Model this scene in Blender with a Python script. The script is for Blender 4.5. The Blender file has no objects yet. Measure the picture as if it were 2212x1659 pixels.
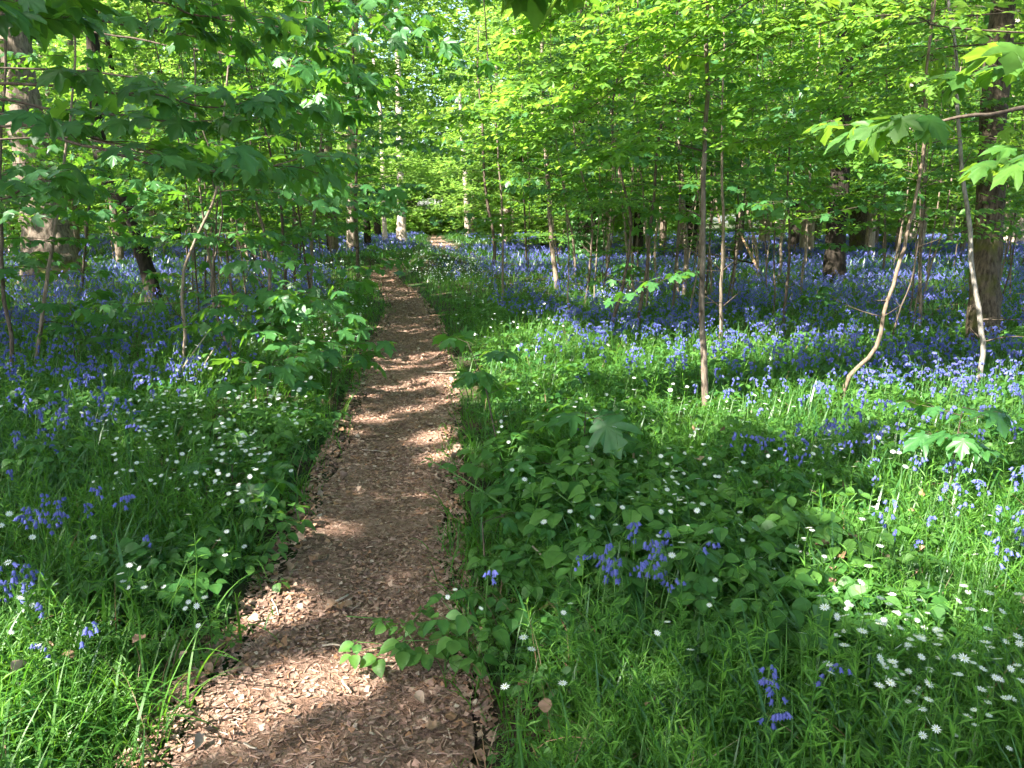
import bpy, math, random
import numpy as np
rng = np.random.default_rng(11)
random.seed(11)
C = bpy.context.scene.collection
R_ = math.radians

# ------------------------------------------------------------------ camera
PITCH, FPX, EYE = R_(12.2), 1662.0, 1.6
cp, sp = math.cos(PITCH), math.sin(PITCH)
CAM = np.array([0.0, 0.0, EYE])
def ray(px, py):
    u = (px-1106)/FPX; v = (829.5-py)/FPX
    return np.array([u, cp+v*sp, -sp+v*cp])
def G(px, py, z=0.0):
    r = ray(px, py); return CAM + r*((z-EYE)/r[2])
def P(px, py, d): return CAM + ray(px, py)*d
def depth(p): return (p[1])*cp - (p[2]-EYE)*sp
def project(x, y, z=0.0):
    d = y*cp-(z-EYE)*sp; d = np.where(d < .05, .05, d)
    v = y*sp+(z-EYE)*cp
    return 1106+FPX*x/d, 829.5-FPX*v/d

# ------------------------------------------------------------------ noise
def _hash(ix, iy, seed):
    h = (ix.astype(np.int64)*374761393 + iy.astype(np.int64)*668265263 + seed*1274126177) & 0x7fffffff
    h = ((h ^ (h >> 13))*1103515245) & 0x7fffffff
    h = (h ^ (h >> 16)) & 0xffff
    return h/65535.0
def vnoise(x, y, seed=0):
    x = np.asarray(x, float); y = np.asarray(y, float)
    ix = np.floor(x); iy = np.floor(y); fx = x-ix; fy = y-iy
    fx = fx*fx*(3-2*fx); fy = fy*fy*(3-2*fy)
    a = _hash(ix, iy, seed); b = _hash(ix+1, iy, seed); c = _hash(ix, iy+1, seed); d = _hash(ix+1, iy+1, seed)
    return (a*(1-fx)+b*fx)*(1-fy)+(c*(1-fx)+d*fx)*fy
def fbm(x, y, seed=0, o=3):
    s = 0; a = .5; t = 0
    for k in range(o):
        s = s+a*vnoise(x*2**k, y*2**k, seed+k*17); t += a; a *= .5
    return s/t
def sstep(a, b, x):
    t = np.clip((np.asarray(x, float)-a)/(b-a), 0, 1); return t*t*(3-2*t)

# ------------------------------------------------------------------ path and ground height
rows = [(1659,340,1010),(1500,440,1006),(1350,565,985),(1200,625,975),(1050,700,974),(900,762,972),(800,792,968),
        (750,810,962),(700,836,945),(660,846,922),(630,832,892),(610,812,862),(597,806,852),(589,804,850),(579,812,868),(571,850,915),(560,900,975),(545,950,1008),
        (530,935,985),(519,928,957),(511,932,952),(503,930,940)]
_y, _l, _r = [], [], []
for py, l, r in rows:
    a = G(l, py); b = G(r, py); _y.append(a[1]); _l.append(a[0]); _r.append(b[0])
_y = [-6.0, 0.5]+_y; _l = [-1.0, -1.0]+_l; _r = [.05, -.1]+_r
YY = np.linspace(-6, 95, 2021)
def _sm(a, k=9):
    k2 = np.ones(k)/k; return np.convolve(np.pad(a, k//2, mode='edge'), k2, 'valid')
LX = _sm(np.interp(YY, _y, _l)); RX = _sm(np.interp(YY, _y, _r))
def pedge(y): return np.interp(y, YY, LX), np.interp(y, YY, RX)
def pdist(x, y):
    "signed distance to the path's edge: negative on the path; second value is the side"
    l, r = pedge(y)
    return np.maximum(l-x, x-r), np.where(x < (l+r)/2, -1, 1)
def h0(x, y): return .05*(fbm(x*.45, y*.45, 3)-.5)+.015*(vnoise(x*2.1, y*2.1, 9)-.5)
MOUND = [(-2.2, 22.2, 1.15, 1.5, .55), (-1.6, 25.5, 1.2, 1.5, .4), (-5.2, 25.5, 1.6, 3.0, .30), (-.9, 30.0, 1.8, 3.5, .35)]
def mound(x, y, d): return sum(h*np.exp(-(((x-a)/rx)**2+((y-b)/ry)**2)) for a, b, rx, ry, h in MOUND)*sstep(.02, .5, d)
def bank(d): return .07*sstep(-.02, .9, d)
def gh(x, y):
    d, s = pdist(x, y); return h0(x, y)+bank(d)+mound(x, y, d)
def ground(px, py):
    p = G(px, py, .05); p[2] = float(gh(p[0], p[1])); return p

# ------------------------------------------------------------------ mesh building
def norm(a): return a/np.maximum(np.linalg.norm(a, axis=-1, keepdims=True), 1e-9)
class Geo:
    def __init__(s): s.V = []; s.F = []; s.M = []; s.T = []; s.S = []; s.n = 0
    def add(s, V, F, mat=0, tint=.5, smooth=False):
        V = np.asarray(V, float).reshape(-1, 3); F = np.asarray(F, np.int64).reshape(-1, 3)
        if len(F) == 0: return s
        s.V.append(V); s.F.append(F+s.n); s.M.append(np.full(len(F), mat, np.int32))
        s.T.append(np.broadcast_to(np.asarray(tint, float), (len(V),)).copy()); s.S.append(np.full(len(F), smooth, bool)); s.n += len(V)
        return s
    def mesh(s, name, mats, origin=(0, 0, 0)):
        me = bpy.data.meshes.new(name)
        V = (np.concatenate(s.V)-np.asarray(origin)).astype(np.float32); F = np.concatenate(s.F).astype(np.int32)
        me.vertices.add(len(V)); me.vertices.foreach_set('co', V.ravel())
        me.loops.add(F.size); me.loops.foreach_set('vertex_index', F.ravel())
        me.polygons.add(len(F)); me.polygons.foreach_set('loop_start', np.arange(0, F.size, 3, dtype=np.int32))
        for m in mats: me.materials.append(m)
        me.polygons.foreach_set('material_index', np.concatenate(s.M))
        me.polygons.foreach_set('use_smooth', np.concatenate(s.S))
        me.update(calc_edges=True)
        at = me.attributes.new('tint', 'FLOAT', 'POINT'); at.data.foreach_set('value', np.concatenate(s.T).astype(np.float32))
        return me
    def obj(s, name, mats, parent=None, origin=(0, 0, 0)):
        o = bpy.data.objects.new(name, s.mesh(name, mats, origin)); C.objects.link(o)
        if parent is not None: o.parent = parent
        else: o.location = origin
        return o
def thing(name, label, cat, loc=(0, 0, 0), rz=0.0, group=None):
    o = bpy.data.objects.new(name, None); C.objects.link(o); o.empty_display_size = .1
    o.location = loc; o.rotation_euler = (0, 0, rz); o['label'] = label; o['category'] = cat
    if group: o['group'] = group
    return o
def tag(o, label=None, cat=None, group=None, kind=None):
    if label: o['label'] = label
    if cat: o['category'] = cat
    if group: o['group'] = group
    if kind: o['kind'] = kind
    return o
def dup(root, loc, rz, label, group=None, scale=1.0, tilt=(0, 0)):
    r = root.copy(); C.objects.link(r); r.location = loc; r.rotation_euler = (tilt[0], tilt[1], rz); r.scale = (scale,)*3
    r['label'] = label
    if group: r['group'] = group
    for ch in root.children:
        c = ch.copy(); C.objects.link(c); c.parent = r
    return r

def frames(f, n):
    f = norm(f); x = norm(np.cross(f, n)); n2 = np.cross(x, f)
    return np.stack([x, f, n2], axis=-1)
def bake(geo, tpl, pos, R, s, mat=0, tint=None, smooth=False):
    tv, tf = tpl[0], tpl[1]; n = len(pos)
    if n == 0: return
    s = np.broadcast_to(np.asarray(s, float), (n,))
    V = np.einsum('nij,kj->nki', R*s[:, None, None], tv)+np.asarray(pos)[:, None, :]
    F = tf[None]+(np.arange(n)*len(tv))[:, None, None]
    if tint is None: tint = rng.random(n)
    tt = np.repeat(np.broadcast_to(tint, (n,)), len(tv))
    if len(tpl) > 2: tt = np.clip(tt+np.tile(tpl[2], n), 0, 1.4)
    geo.add(V.reshape(-1, 3), F.reshape(-1, 3), mat, tt, smooth)
def tube(pts, rad, sides=6, wob=0.0, seed=0, cap=True):
    pts = np.asarray(pts, float); k = len(pts); rad = np.broadcast_to(np.asarray(rad, float), (k,))
    t = norm(np.gradient(pts, axis=0)); ref = np.array([0, 1., 0]) if abs(t[0][1]) < .8 else np.array([1., 0, 0])
    x = norm(np.cross(t, ref)); y = np.cross(t, x)
    a = np.linspace(0, 2*math.pi, sides, endpoint=False)
    r = rad[:, None]*np.ones(sides)
    if wob: r = r*(1+wob*(fbm(a[None]*1.6+3+0*r, np.arange(k)[:, None]*.35+0*r, seed)-.5)*2)
    V = pts[:, None]+x[:, None]*(np.cos(a)[None, :, None]*r[..., None])+y[:, None]*(np.sin(a)[None, :, None]*r[..., None])
    V = V.reshape(-1, 3); F = []
    i = np.arange(k-1)[:, None]*sides; j = np.arange(sides)[None]; j2 = (j+1) % sides
    F = np.concatenate([np.stack([i+j, i+j2, i+sides+j2], -1).reshape(-1, 3), np.stack([i+j, i+sides+j2, i+sides+j], -1).reshape(-1, 3)])
    if cap:
        V = np.concatenate([V, pts[-1:]]); b = (k-1)*sides
        F = np.concatenate([F, np.array([[b+q, b+(q+1) % sides, k*sides] for q in range(sides)])])
    return V, F
def spline(pts, n):
    pts = np.asarray(pts, float)
    if len(pts) < 3:
        return pts[0]+(pts[-1]-pts[0])*np.linspace(0, 1, n)[:, None]
    p = np.concatenate([[2*pts[0]-pts[1]], pts, [2*pts[-1]-pts[-2]]]); m = len(pts)-1
    u = np.linspace(0, m-1e-6, n); i = np.floor(u).astype(int); t = (u-i)[:, None]
    a, b, c, d = p[i], p[i+1], p[i+2], p[i+3]
    return .5*((2*b)+(c-a)*t+(2*a-5*b+4*c-d)*t**2+(3*b-a-3*c+d)*t**3)

# ------------------------------------------------------------------ materials
def mat_new(name):
    m = bpy.data.materials.new(name); m.use_nodes = True; nt = m.node_tree; nt.nodes.clear()
    out = nt.nodes.new('ShaderNodeOutputMaterial'); return m, nt, out
def N(nt, t, **kw):
    n = nt.nodes.new(t)
    for k, v in kw.items():
        if k.startswith('i_'): n.inputs[k[2:]].default_value = v
        else: setattr(n, k, v)
    return n
def mixc(nt, fac, a, b, blend='MIX'):
    n = nt.nodes.new('ShaderNodeMix'); n.data_type = 'RGBA'; n.blend_type = blend
    for s, v in ((0, fac), (6, a), (7, b)):
        if hasattr(v, 'is_output') or hasattr(v, 'links'): nt.links.new(v, n.inputs[s])
        else: n.inputs[s].default_value = v if s == 0 else (tuple(v)+(1,) if len(v) == 3 else v)
    return n.outputs[2]
def leaf_mat(name, c1, c2, t1, t2, rough=.45, spec=.4, trans=.42, veins=0.0):
    m, nt, out = mat_new(name); L = nt.links.new
    at = N(nt, 'ShaderNodeAttribute', attribute_name='tint'); oi = N(nt, 'ShaderNodeObjectInfo')
    fac = at.outputs['Fac']
    base = mixc(nt, fac, c1, c2); tr = mixc(nt, fac, t1, t2)
    no = N(nt, 'ShaderNodeTexNoise', i_Scale=38.0, i_Detail=2.0); g = N(nt, 'ShaderNodeTexCoord'); L(g.outputs['Object'], no.inputs['Vector'])
    mr = N(nt, 'ShaderNodeMapRange'); mr.inputs[1].default_value = .3; mr.inputs[2].default_value = .7; mr.inputs[3].default_value = .8; mr.inputs[4].default_value = 1.18
    L(no.outputs['Fac'], mr.inputs[0])
    base2 = mixc(nt, 1.0, base, mr.outputs[0], 'MULTIPLY')
    b = N(nt, 'ShaderNodeBsdfPrincipled'); L(base2, b.inputs['Base Color']); b.inputs['Roughness'].default_value = rough
    b.inputs['Specular IOR Level'].default_value = spec
    t = N(nt, 'ShaderNodeBsdfTranslucent'); L(tr, t.inputs['Color'])
    mx = N(nt, 'ShaderNodeMixShader'); mx.inputs[0].default_value = trans
    L(b.outputs[0], mx.inputs[1]); L(t.outputs[0], mx.inputs[2]); L(mx.outputs[0], out.inputs[0])
    return m
def bark_mat(name, dark, light, moss, moss_amt, scale=1.0, mossz=2.0, bump=.6):
    m, nt, out = mat_new(name); L = nt.links.new
    tc = N(nt, 'ShaderNodeTexCoord'); mp = N(nt, 'ShaderNodeMapping'); mp.inputs['Scale'].default_value = (11*scale, 11*scale, 2.4*scale); L(tc.outputs['Object'], mp.inputs[0])
    n1 = N(nt, 'ShaderNodeTexNoise', i_Scale=1.6, i_Detail=6.0, i_Roughness=.62); L(mp.outputs[0], n1.inputs['Vector'])
    n2 = N(nt, 'ShaderNodeTexNoise', i_Scale=.9*scale*2, i_Detail=4.0); L(tc.outputs['Object'], n2.inputs['Vector'])
    r1 = N(nt, 'ShaderNodeMapRange'); r1.inputs[1].default_value = .32; r1.inputs[2].default_value = .68; L(n1.outputs['Fac'], r1.inputs[0])
    col = mixc(nt, r1.outputs[0], dark, light)
    sx = N(nt, 'ShaderNodeSeparateXYZ'); L(tc.outputs['Object'], sx.inputs[0])
    mz = N(nt, 'ShaderNodeMapRange'); mz.inputs[1].default_value = 0; mz.inputs[2].default_value = mossz; mz.inputs[3].default_value = moss_amt; mz.inputs[4].default_value = moss_amt*.15; L(sx.outputs['Z'], mz.inputs[0])
    ad = N(nt, 'ShaderNodeMath', operation='ADD'); L(n2.outputs['Fac'], ad.inputs[0]); L(mz.outputs[0], ad.inputs[1])
    rm = N(nt, 'ShaderNodeMapRange'); rm.inputs[1].default_value = .72; rm.inputs[2].default_value = .86; L(ad.outputs[0], rm.inputs[0])
    col = mixc(nt, rm.outputs[0], col, moss)
    b = N(nt, 'ShaderNodeBsdfPrincipled'); L(col, b.inputs['Base Color']); b.inputs['Roughness'].default_value = .9; b.inputs['Specular IOR Level'].default_value = .15
    bp = N(nt, 'ShaderNodeBump', i_Strength=bump, i_Distance=.03); L(n1.outputs['Fac'], bp.inputs['Height']); L(bp.outputs[0], b.inputs['Normal'])
    L(b.outputs[0], out.inputs[0]); return m
def petal_mat(name, c1, c2, t1, trans=.3, rough=.6):
    m, nt, out = mat_new(name); L = nt.links.new
    at = N(nt, 'ShaderNodeAttribute', attribute_name='tint'); col = mixc(nt, at.outputs['Fac'], c1, c2)
    b = N(nt, 'ShaderNodeBsdfPrincipled'); L(col, b.inputs['Base Color']); b.inputs['Roughness'].default_value = rough; b.inputs['Specular IOR Level'].default_value = .2
    t = N(nt, 'ShaderNodeBsdfTranslucent'); t.inputs['Color'].default_value = tuple(t1)+(1,)
    mx = N(nt, 'ShaderNodeMixShader'); mx.inputs[0].default_value = trans
    L(b.outputs[0], mx.inputs[1]); L(t.outputs[0], mx.inputs[2]); L(mx.outputs[0], out.inputs[0]); return m
def soil_mat(name, cols, scale, bump, green=None):
    m, nt, out = mat_new(name); L = nt.links.new
    tc = N(nt, 'ShaderNodeTexCoord')
    mp = N(nt, 'ShaderNodeMapping'); mp.inputs['Scale'].default_value = (scale, scale, scale); L(tc.outputs['Object'], mp.inputs[0])
    vo = N(nt, 'ShaderNodeTexVoronoi', i_Scale=1.0); vo.inputs['Randomness'].default_value = 1; 
    nd = N(nt, 'ShaderNodeTexNoise', i_Scale=.7, i_Detail=3.0); L(mp.outputs[0], nd.inputs['Vector'])
    va = N(nt, 'ShaderNodeVectorMath', operation='MULTIPLY_ADD'); L(nd.outputs['Color'], va.inputs[0]); va.inputs[1].default_value = (2.2, 2.2, 2.2); L(mp.outputs[0], va.inputs[2])
    L(va.outputs[0], vo.inputs['Vector'])
    sc = N(nt, 'ShaderNodeSeparateColor'); L(vo.outputs['Color'], sc.inputs[0])
    rp = N(nt, 'ShaderNodeValToRGB'); L(sc.outputs[0], rp.inputs[0]); e = rp.color_ramp.elements
    e[0].color = tuple(cols[0])+(1,); e[1].color = tuple(cols[-1])+(1,)
    for i, c in enumerate(cols[1:-1]):
        q = e.new((i+1)/(len(cols)-1)); q.color = tuple(c)+(1,)
    n2 = N(nt, 'ShaderNodeTexNoise', i_Scale=1.3, i_Detail=5.0); L(tc.outputs['Object'], n2.inputs['Vector'])
    mr = N(nt, 'ShaderNodeMapRange'); mr.inputs[1].default_value = .3; mr.inputs[2].default_value = .7; mr.inputs[3].default_value = .72; mr.inputs[4].default_value = 1.2; L(n2.outputs['Fac'], mr.inputs[0])
    col = mixc(nt, 1.0, rp.outputs[0], mr.outputs[0], 'MULTIPLY')
    if green: 
        n3 = N(nt, 'ShaderNodeTexNoise', i_Scale=2.5, i_Detail=4.0); L(tc.outputs['Object'], n3.inputs['Vector'])
        r3 = N(nt, 'ShaderNodeMapRange'); r3.inputs[1].default_value = .42; r3.inputs[2].default_value = .6; L(n3.outputs['Fac'], r3.inputs[0])
        col = mixc(nt, r3.outputs[0], col, green)
    n4 = N(nt, 'ShaderNodeTexNoise', i_Scale=3.0, i_Detail=6.0, i_Roughness=.7); L(mp.outputs[0], n4.inputs['Vector'])
    ad = N(nt, 'ShaderNodeMath', operation='ADD'); L(n4.outputs['Fac'], ad.inputs[0]); L(vo.outputs['Distance'], ad.inputs[1])
    b = N(nt, 'ShaderNodeBsdfPrincipled'); L(col, b.inputs['Base Color']); b.inputs['Roughness'].default_value = .92; b.inputs['Specular IOR Level'].default_value = .15
    bp = N(nt, 'ShaderNodeBump', i_Strength=bump, i_Distance=.02); L(ad.outputs[0], bp.inputs['Height']); L(bp.outputs[0], b.inputs['Normal'])
    L(b.outputs[0], out.inputs[0]); return m
def ramp_mat(name, cols, rough=.8, trans=0.0):
    "tint picks one of several real colours (chips, dead leaves)"
    m, nt, out = mat_new(name); L = nt.links.new
    at = N(nt, 'ShaderNodeAttribute', attribute_name='tint'); rp = N(nt, 'ShaderNodeValToRGB'); L(at.outputs['Fac'], rp.inputs[0]); e = rp.color_ramp.elements
    e[0].color = tuple(cols[0])+(1,); e[1].color = tuple(cols[-1])+(1,)
    for i, c in enumerate(cols[1:-1]):
        q = e.new((i+1)/(len(cols)-1)); q.color = tuple(c)+(1,)
    b = N(nt, 'ShaderNodeBsdfPrincipled'); L(rp.outputs[0], b.inputs['Base Color']); b.inputs['Roughness'].default_value = rough; b.inputs['Specular IOR Level'].default_value = .25
    L(b.outputs[0], out.inputs[0]); return m

M_SYC = leaf_mat('sycamore leaf', (.035, .125, .040), (.055, .165, .040), (.10, .30, .02), (.20, .42, .03), .42, .45, .40)
M_YOUNG = leaf_mat('young leaf', (.09, .20, .03), (.13, .24, .03), (.25, .45, .03), (.34, .52, .04), .5, .35, .5)
M_BEECH = leaf_mat('beech leaf', (.075, .19, .032), (.135, .26, .042), (.22, .46, .035), (.34, .56, .06), .45, .4, .5)
M_MID = leaf_mat('understorey leaf', (.045, .14, .030), (.09, .20, .035), (.16, .36, .03), (.28, .47, .04), .5, .35, .48)
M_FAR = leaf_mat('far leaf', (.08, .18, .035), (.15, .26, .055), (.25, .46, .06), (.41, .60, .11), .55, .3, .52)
M_CAN = leaf_mat('canopy leaf', (.06, .14, .03), (.10, .19, .03), (.16, .32, .03), (.26, .42, .04), .5, .3, .38)
M_GRASS = leaf_mat('grass blade', (.026, .100, .015), (.075, .185, .020), (.10, .30, .02), (.20, .42, .02), .45, .4, .38)
M_STRAP = leaf_mat('bluebell leaf', (.030, .105, .030), (.06, .16, .035), (.08, .24, .02), (.15, .34, .03), .35, .5, .33)
M_SPRIG = leaf_mat('stitchwort leaf', (.05, .16, .02), (.11, .26, .03), (.15, .33, .03), (.25, .45, .05), .5, .3, .38)
M_BRAM = leaf_mat('bramble leaf', (.030, .115, .022), (.085, .20, .035), (.10, .28, .015), (.20, .40, .04), .5, .4, .38)
M_STEM = leaf_mat('green stem', (.07, .17, .04), (.12, .22, .05), (.12, .3, .03), (.18, .36, .04), .5, .3, .2)
M_BELL = petal_mat('bluebell petal', (.082, .112, .38), (.16, .165, .46), (.14, .16, .46), .3)
M_WHITE = petal_mat('stitchwort petal', (.80, .84, .80), (.86, .88, .84), (.75, .82, .72), .3)
M_EYE = petal_mat('flower centre', (.5, .55, .12), (.6, .6, .15), (.4, .5, .1), .1)
M_TWIG = bark_mat('twig bark', (.05, .035, .026), (.14, .11, .08), (.1, .12, .03), .0, 3.0, 1.0, .2)
M_TWIGP = bark_mat('pale twig bark', (.11, .085, .06), (.30, .235, .175), (.2, .2, .1), .0, 3.0, 1.0, .2)
M_BARKG = bark_mat('grey brown bark', (.05, .037, .026), (.24, .19, .145), (.12, .13, .02), .22, 1.0, 2.2, .8)
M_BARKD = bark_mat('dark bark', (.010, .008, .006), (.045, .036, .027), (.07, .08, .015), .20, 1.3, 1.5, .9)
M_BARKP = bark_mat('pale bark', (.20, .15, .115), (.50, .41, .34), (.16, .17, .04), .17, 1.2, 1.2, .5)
M_BARKM = bark_mat('mossy ridged bark', (.020, .015, .010), (.15, .115, .08), (.085, .09, .018), .30, 1.6, 3.5, 1.0)
M_TWIGB = bark_mat('tan stem bark', (.09, .065, .045), (.23, .175, .125), (.2, .2, .1), .0, 3.0, 1.6, .3)
M_GREYS = bark_mat('grey stem bark', (.10, .088, .07), (.31, .28, .24), (.2, .2, .1), .0, 3.0, 1.6, .3)
M_STICK = bark_mat('dead wood', (.30, .23, .17), (.55, .46, .36), (.3, .25, .2), .0, 4.0, 1.0, .3)
M_PATH = soil_mat('trodden earth and chips', [(.13, .074, .050), (.22, .132, .092), (.30, .19, .14), (.165, .098, .068), (.38, .265, .20)], 42.0, .8)
M_SOIL = soil_mat('woodland soil', [(.035, .026, .018), (.06, .043, .030), (.10, .07, .045), (.05, .045, .02)], 22.0, .8, (.03, .065, .018))
M_LITTER = ramp_mat('litter flake', [(.12, .070, .048), (.22, .132, .095), (.31, .186, .137), (.39, .26, .19), (.18, .108, .080), (.31, .16, .085), (.48, .375, .285)], .8)
M_DEAD = ramp_mat('dead leaf', [(.14, .075, .04), (.24, .135, .075), (.33, .21, .13), (.18, .105, .07), (.38, .28, .20)], .7)

# ------------------------------------------------------------------ leaf templates (tip along +Y, base at the origin)
def star_fan(half, hub, droop, pleat):
    "half outline from base to tip on the +X side; fan about the hub; lobes droop, sinuses rise"
    L = [(x, y) for x, y in half] + [(-x, y) for x, y in half[::-1][1:]]
    L = L[:-1] if half[0][0] == 0 else L
    V = [(hub[0], hub[1], 0.0)]
    for i, (x, y) in enumerate(L):
        r = math.hypot(x-hub[0], y-hub[1]); V.append((x, y, -droop*r*r+pleat*(.5-r)*.6))
    n = len(L); F = [(0, 1+i, 1+(i+1) % n) for i in range(n)]; q = np.array([math.hypot(x-hub[0], y-hub[1]) for x, y in L])
    return np.array(V), np.array(F), np.concatenate([[.45], np.clip((q-.55)*1.1, -.3, .4)])
SYC_HALF = [(0, 0), (.16, -.12), (.40, -.12), (.50, -.02), (.47, .08), (.40, .15), (.56, .20), (.70, .36), (.76, .58), (.60, .55), (.50, .52), (.30, .44),
            (.32, .60), (.36, .72), (.22, .80), (.12, .92), (0, 1.06)]
SYC_LOW = [(0, 0), (.36, -.12), (.48, 0), (.40, .16), (.74, .54), (.29, .44), (.33, .72), (0, 1.05)]
SYC = [star_fan([(x*(1+.05*rng.standard_normal()), y*(1+.04*rng.standard_normal())) for x, y in SYC_HALF], (0, .14), d, p) for d, p in ((.22, .28), (.38, .30), (.12, .18), (.55, .22), (.30, .38))]
SYCL = [star_fan(SYC_LOW, (0, .14), d, p) for d, p in ((.25, .3), (.45, .25), (.12, .3))]
def oval(w=.32, fold=.12, droop=.25, n=3):
    V = [(0, 0, 0)]; ys = np.linspace(0, 1, n+2)[1:-1]
    for y in ys: 
        ww = w*math.sin(math.pi*y**.85)**.8; z = -droop*y*y
        V += [(-ww, y, z+fold*ww*2), (0, y, z), (ww, y, z+fold*ww*2)]
    V.append((0, 1.0, -droop)); F = [(0, 2, 1), (0, 3, 2)]
    for k in range(n-1):
        a = 1+3*k; b = a+3; F += [(a, a+1, b+1), (a, b+1, b), (a+1, a+2, b+2), (a+1, b+2, b+1)]
    a = 1+3*(n-1); t = len(V)-1; F += [(a, a+1, t), (a+1, a+2, t)]
    off = np.full(len(V), -.12); off[0] = .3; off[2:-1:3] = .35
    return np.array(V, float), np.array(F), off
OVAL = [oval(.36, .12, .2), oval(.33, .2, .35), oval(.4, .05, .1)]
OVALL = [oval(.36, .12, .2, 2), oval(.36, .2, .35, 2)]
def rhomb(w=.36, fold=.15): return np.array([(0, 0, 0), (w, .5, fold*w), (0, 1, -.12), (-w, .5, fold*w)], float), np.array([(0, 1, 2), (0, 2, 3)])
RHOMB = [rhomb(.36, .3), rhomb(.45, .1)]
def clump_leaf():
    "four small leaves that share a stalk, for crowns far away"
    V = []; F = []
    for k, (a, l) in enumerate(((-.9, .8), (.15, 1.0), (1.0, .75), (2.4, .6))):
        tv, tf = rhomb(.3, .25); c, s = math.cos(a), math.sin(a); q = tv*l
        x = q[:, 0]*c+q[:, 1]*s; y = -q[:, 0]*s+q[:, 1]*c
        F += [tuple(f+len(V)) for f in tf]; V += [(i, j, z+.08*k-.1) for i, j, z in zip(x, y, q[:, 2])]
    return np.array(V), np.array(F)
CLUMP = [clump_leaf()]

class Leaves:
    def __init__(s): s.p = []; s.f = []; s.n = []; s.s = []
    def put(s, p, f, n, sc):
        p = np.atleast_2d(p); s.p.append(p); s.f.append(np.broadcast_to(f, p.shape)); s.n.append(np.broadcast_to(n, p.shape)); s.s.append(np.broadcast_to(sc, (len(p),)))
    def out(s, geo, tpls, mat, smooth=False):
        if not s.p: return
        p = np.concatenate(s.p); f = np.concatenate(s.f); n = np.concatenate(s.n); sc = np.concatenate(s.s); k = rng.integers(0, len(tpls), len(p)); ti = rng.random(len(p))
        R = frames(f, n)
        for i, t in enumerate(tpls):
            m = k == i; bake(geo, t, p[m], R[m], sc[m], mat, ti[m], smooth)
UP = np.array([0, 0, 1.0])
def rn(n, s): return rng.standard_normal((n, 3))*s
def rot(v, a):
    c, s = np.cos(a), np.sin(a); return np.stack([v[..., 0]*c-v[..., 1]*s, v[..., 0]*s+v[..., 1]*c, v[..., 2]], -1)
def along(line, t):
    line = np.asarray(line); u = np.asarray(t)*(len(line)-1); i = np.clip(np.floor(u).astype(int), 0, len(line)-2); w = (u-i)[:, None]
    return line[i]*(1-w)+line[i+1]*w, norm(line[i+1]-line[i])
def length(line): return float(np.linalg.norm(np.diff(np.asarray(line), axis=0), axis=1).sum())
def oval_twig(lv, geo, line, size, spacing, tm=1, r=.002, jit=.25, t0=.1):
    "alternate leaves held flat either side of a twig"
    L = length(line); n = max(3, int(L/spacing)); t = np.linspace(t0, 1, n)
    p, d = along(line, t); side = np.where(np.arange(n) % 2 == 0, 1.0, -1.0)
    f = rot(d, side*(.9+rng.standard_normal(n)*.25)); f[-1] = d[-1]; f[:, 2] = f[:, 2]*.3-.12+rng.standard_normal(n)*.12
    nn = UP+rn(n, jit); lv.put(p, f, nn, size*(.7+.5*rng.random(n)))
    if geo is not None: geo.add(*tube(line, np.linspace(r, r*.4, len(line)), 3), tm, .5, True)
def palm_twig(lv, geo, line, size, spacing, tm=1, r=.003, t0=.3, jit=.22, pet=True):
    "opposite pairs of long-stalked lobed leaves, tip pair and one terminal leaf"
    L = length(line); n = max(2, int(L/spacing)); t = np.linspace(t0, 1, n); p, d = along(line, t)
    for i in range(n):
        k = 3 if i == n-1 else 2
        sd = np.array([1, -1, 0.0])[:k]; a = sd*(1.0+.3*rng.standard_normal(k))+.35*rng.standard_normal()
        f = rot(np.repeat(d[i:i+1], k, 0), a); f[:, 2] = .1+.15*rng.random(k); f = norm(f)
        s = size*(.55+.6*rng.random(k)); pl = s*(.35+.5*rng.random(k)); b = p[i]+f*pl[:, None]
        f2 = f.copy(); f2[:, 2] = -.42+.35*rng.standard_normal(k)
        lv.put(b, f2, UP+rn(k, jit*1.5), s)
        if pet and geo is not None:
            for q in range(k): geo.add(*tube([p[i], p[i]+f[q]*pl[q]*.5+UP*.01, b[q]], .0013, 3, cap=False), tm, .5, True)
    if geo is not None: geo.add(*tube(line, np.linspace(r, r*.35, len(line)), 4), tm, .5, True)
def bline(p0, az, pitch, L, droop, k=6):
    t = np.linspace(0, 1, k); d = np.array([math.cos(az), math.sin(az)]); w = rng.standard_normal(2)*.12*L
    q = np.zeros((k, 3)); q[:, 0] = p0[0]+d[0]*L*t+w[0]*t*t-.3*w[0]*t; q[:, 1] = p0[1]+d[1]*L*t+w[1]*t*t; q[:, 2] = p0[2]+math.tan(pitch)*L*t-droop*L*t*t
    return q

SUN_AZ = np.array([-.83, -.56]); SUN_AZ /= np.linalg.norm(SUN_AZ); SUN_EL = R_(47)

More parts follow.
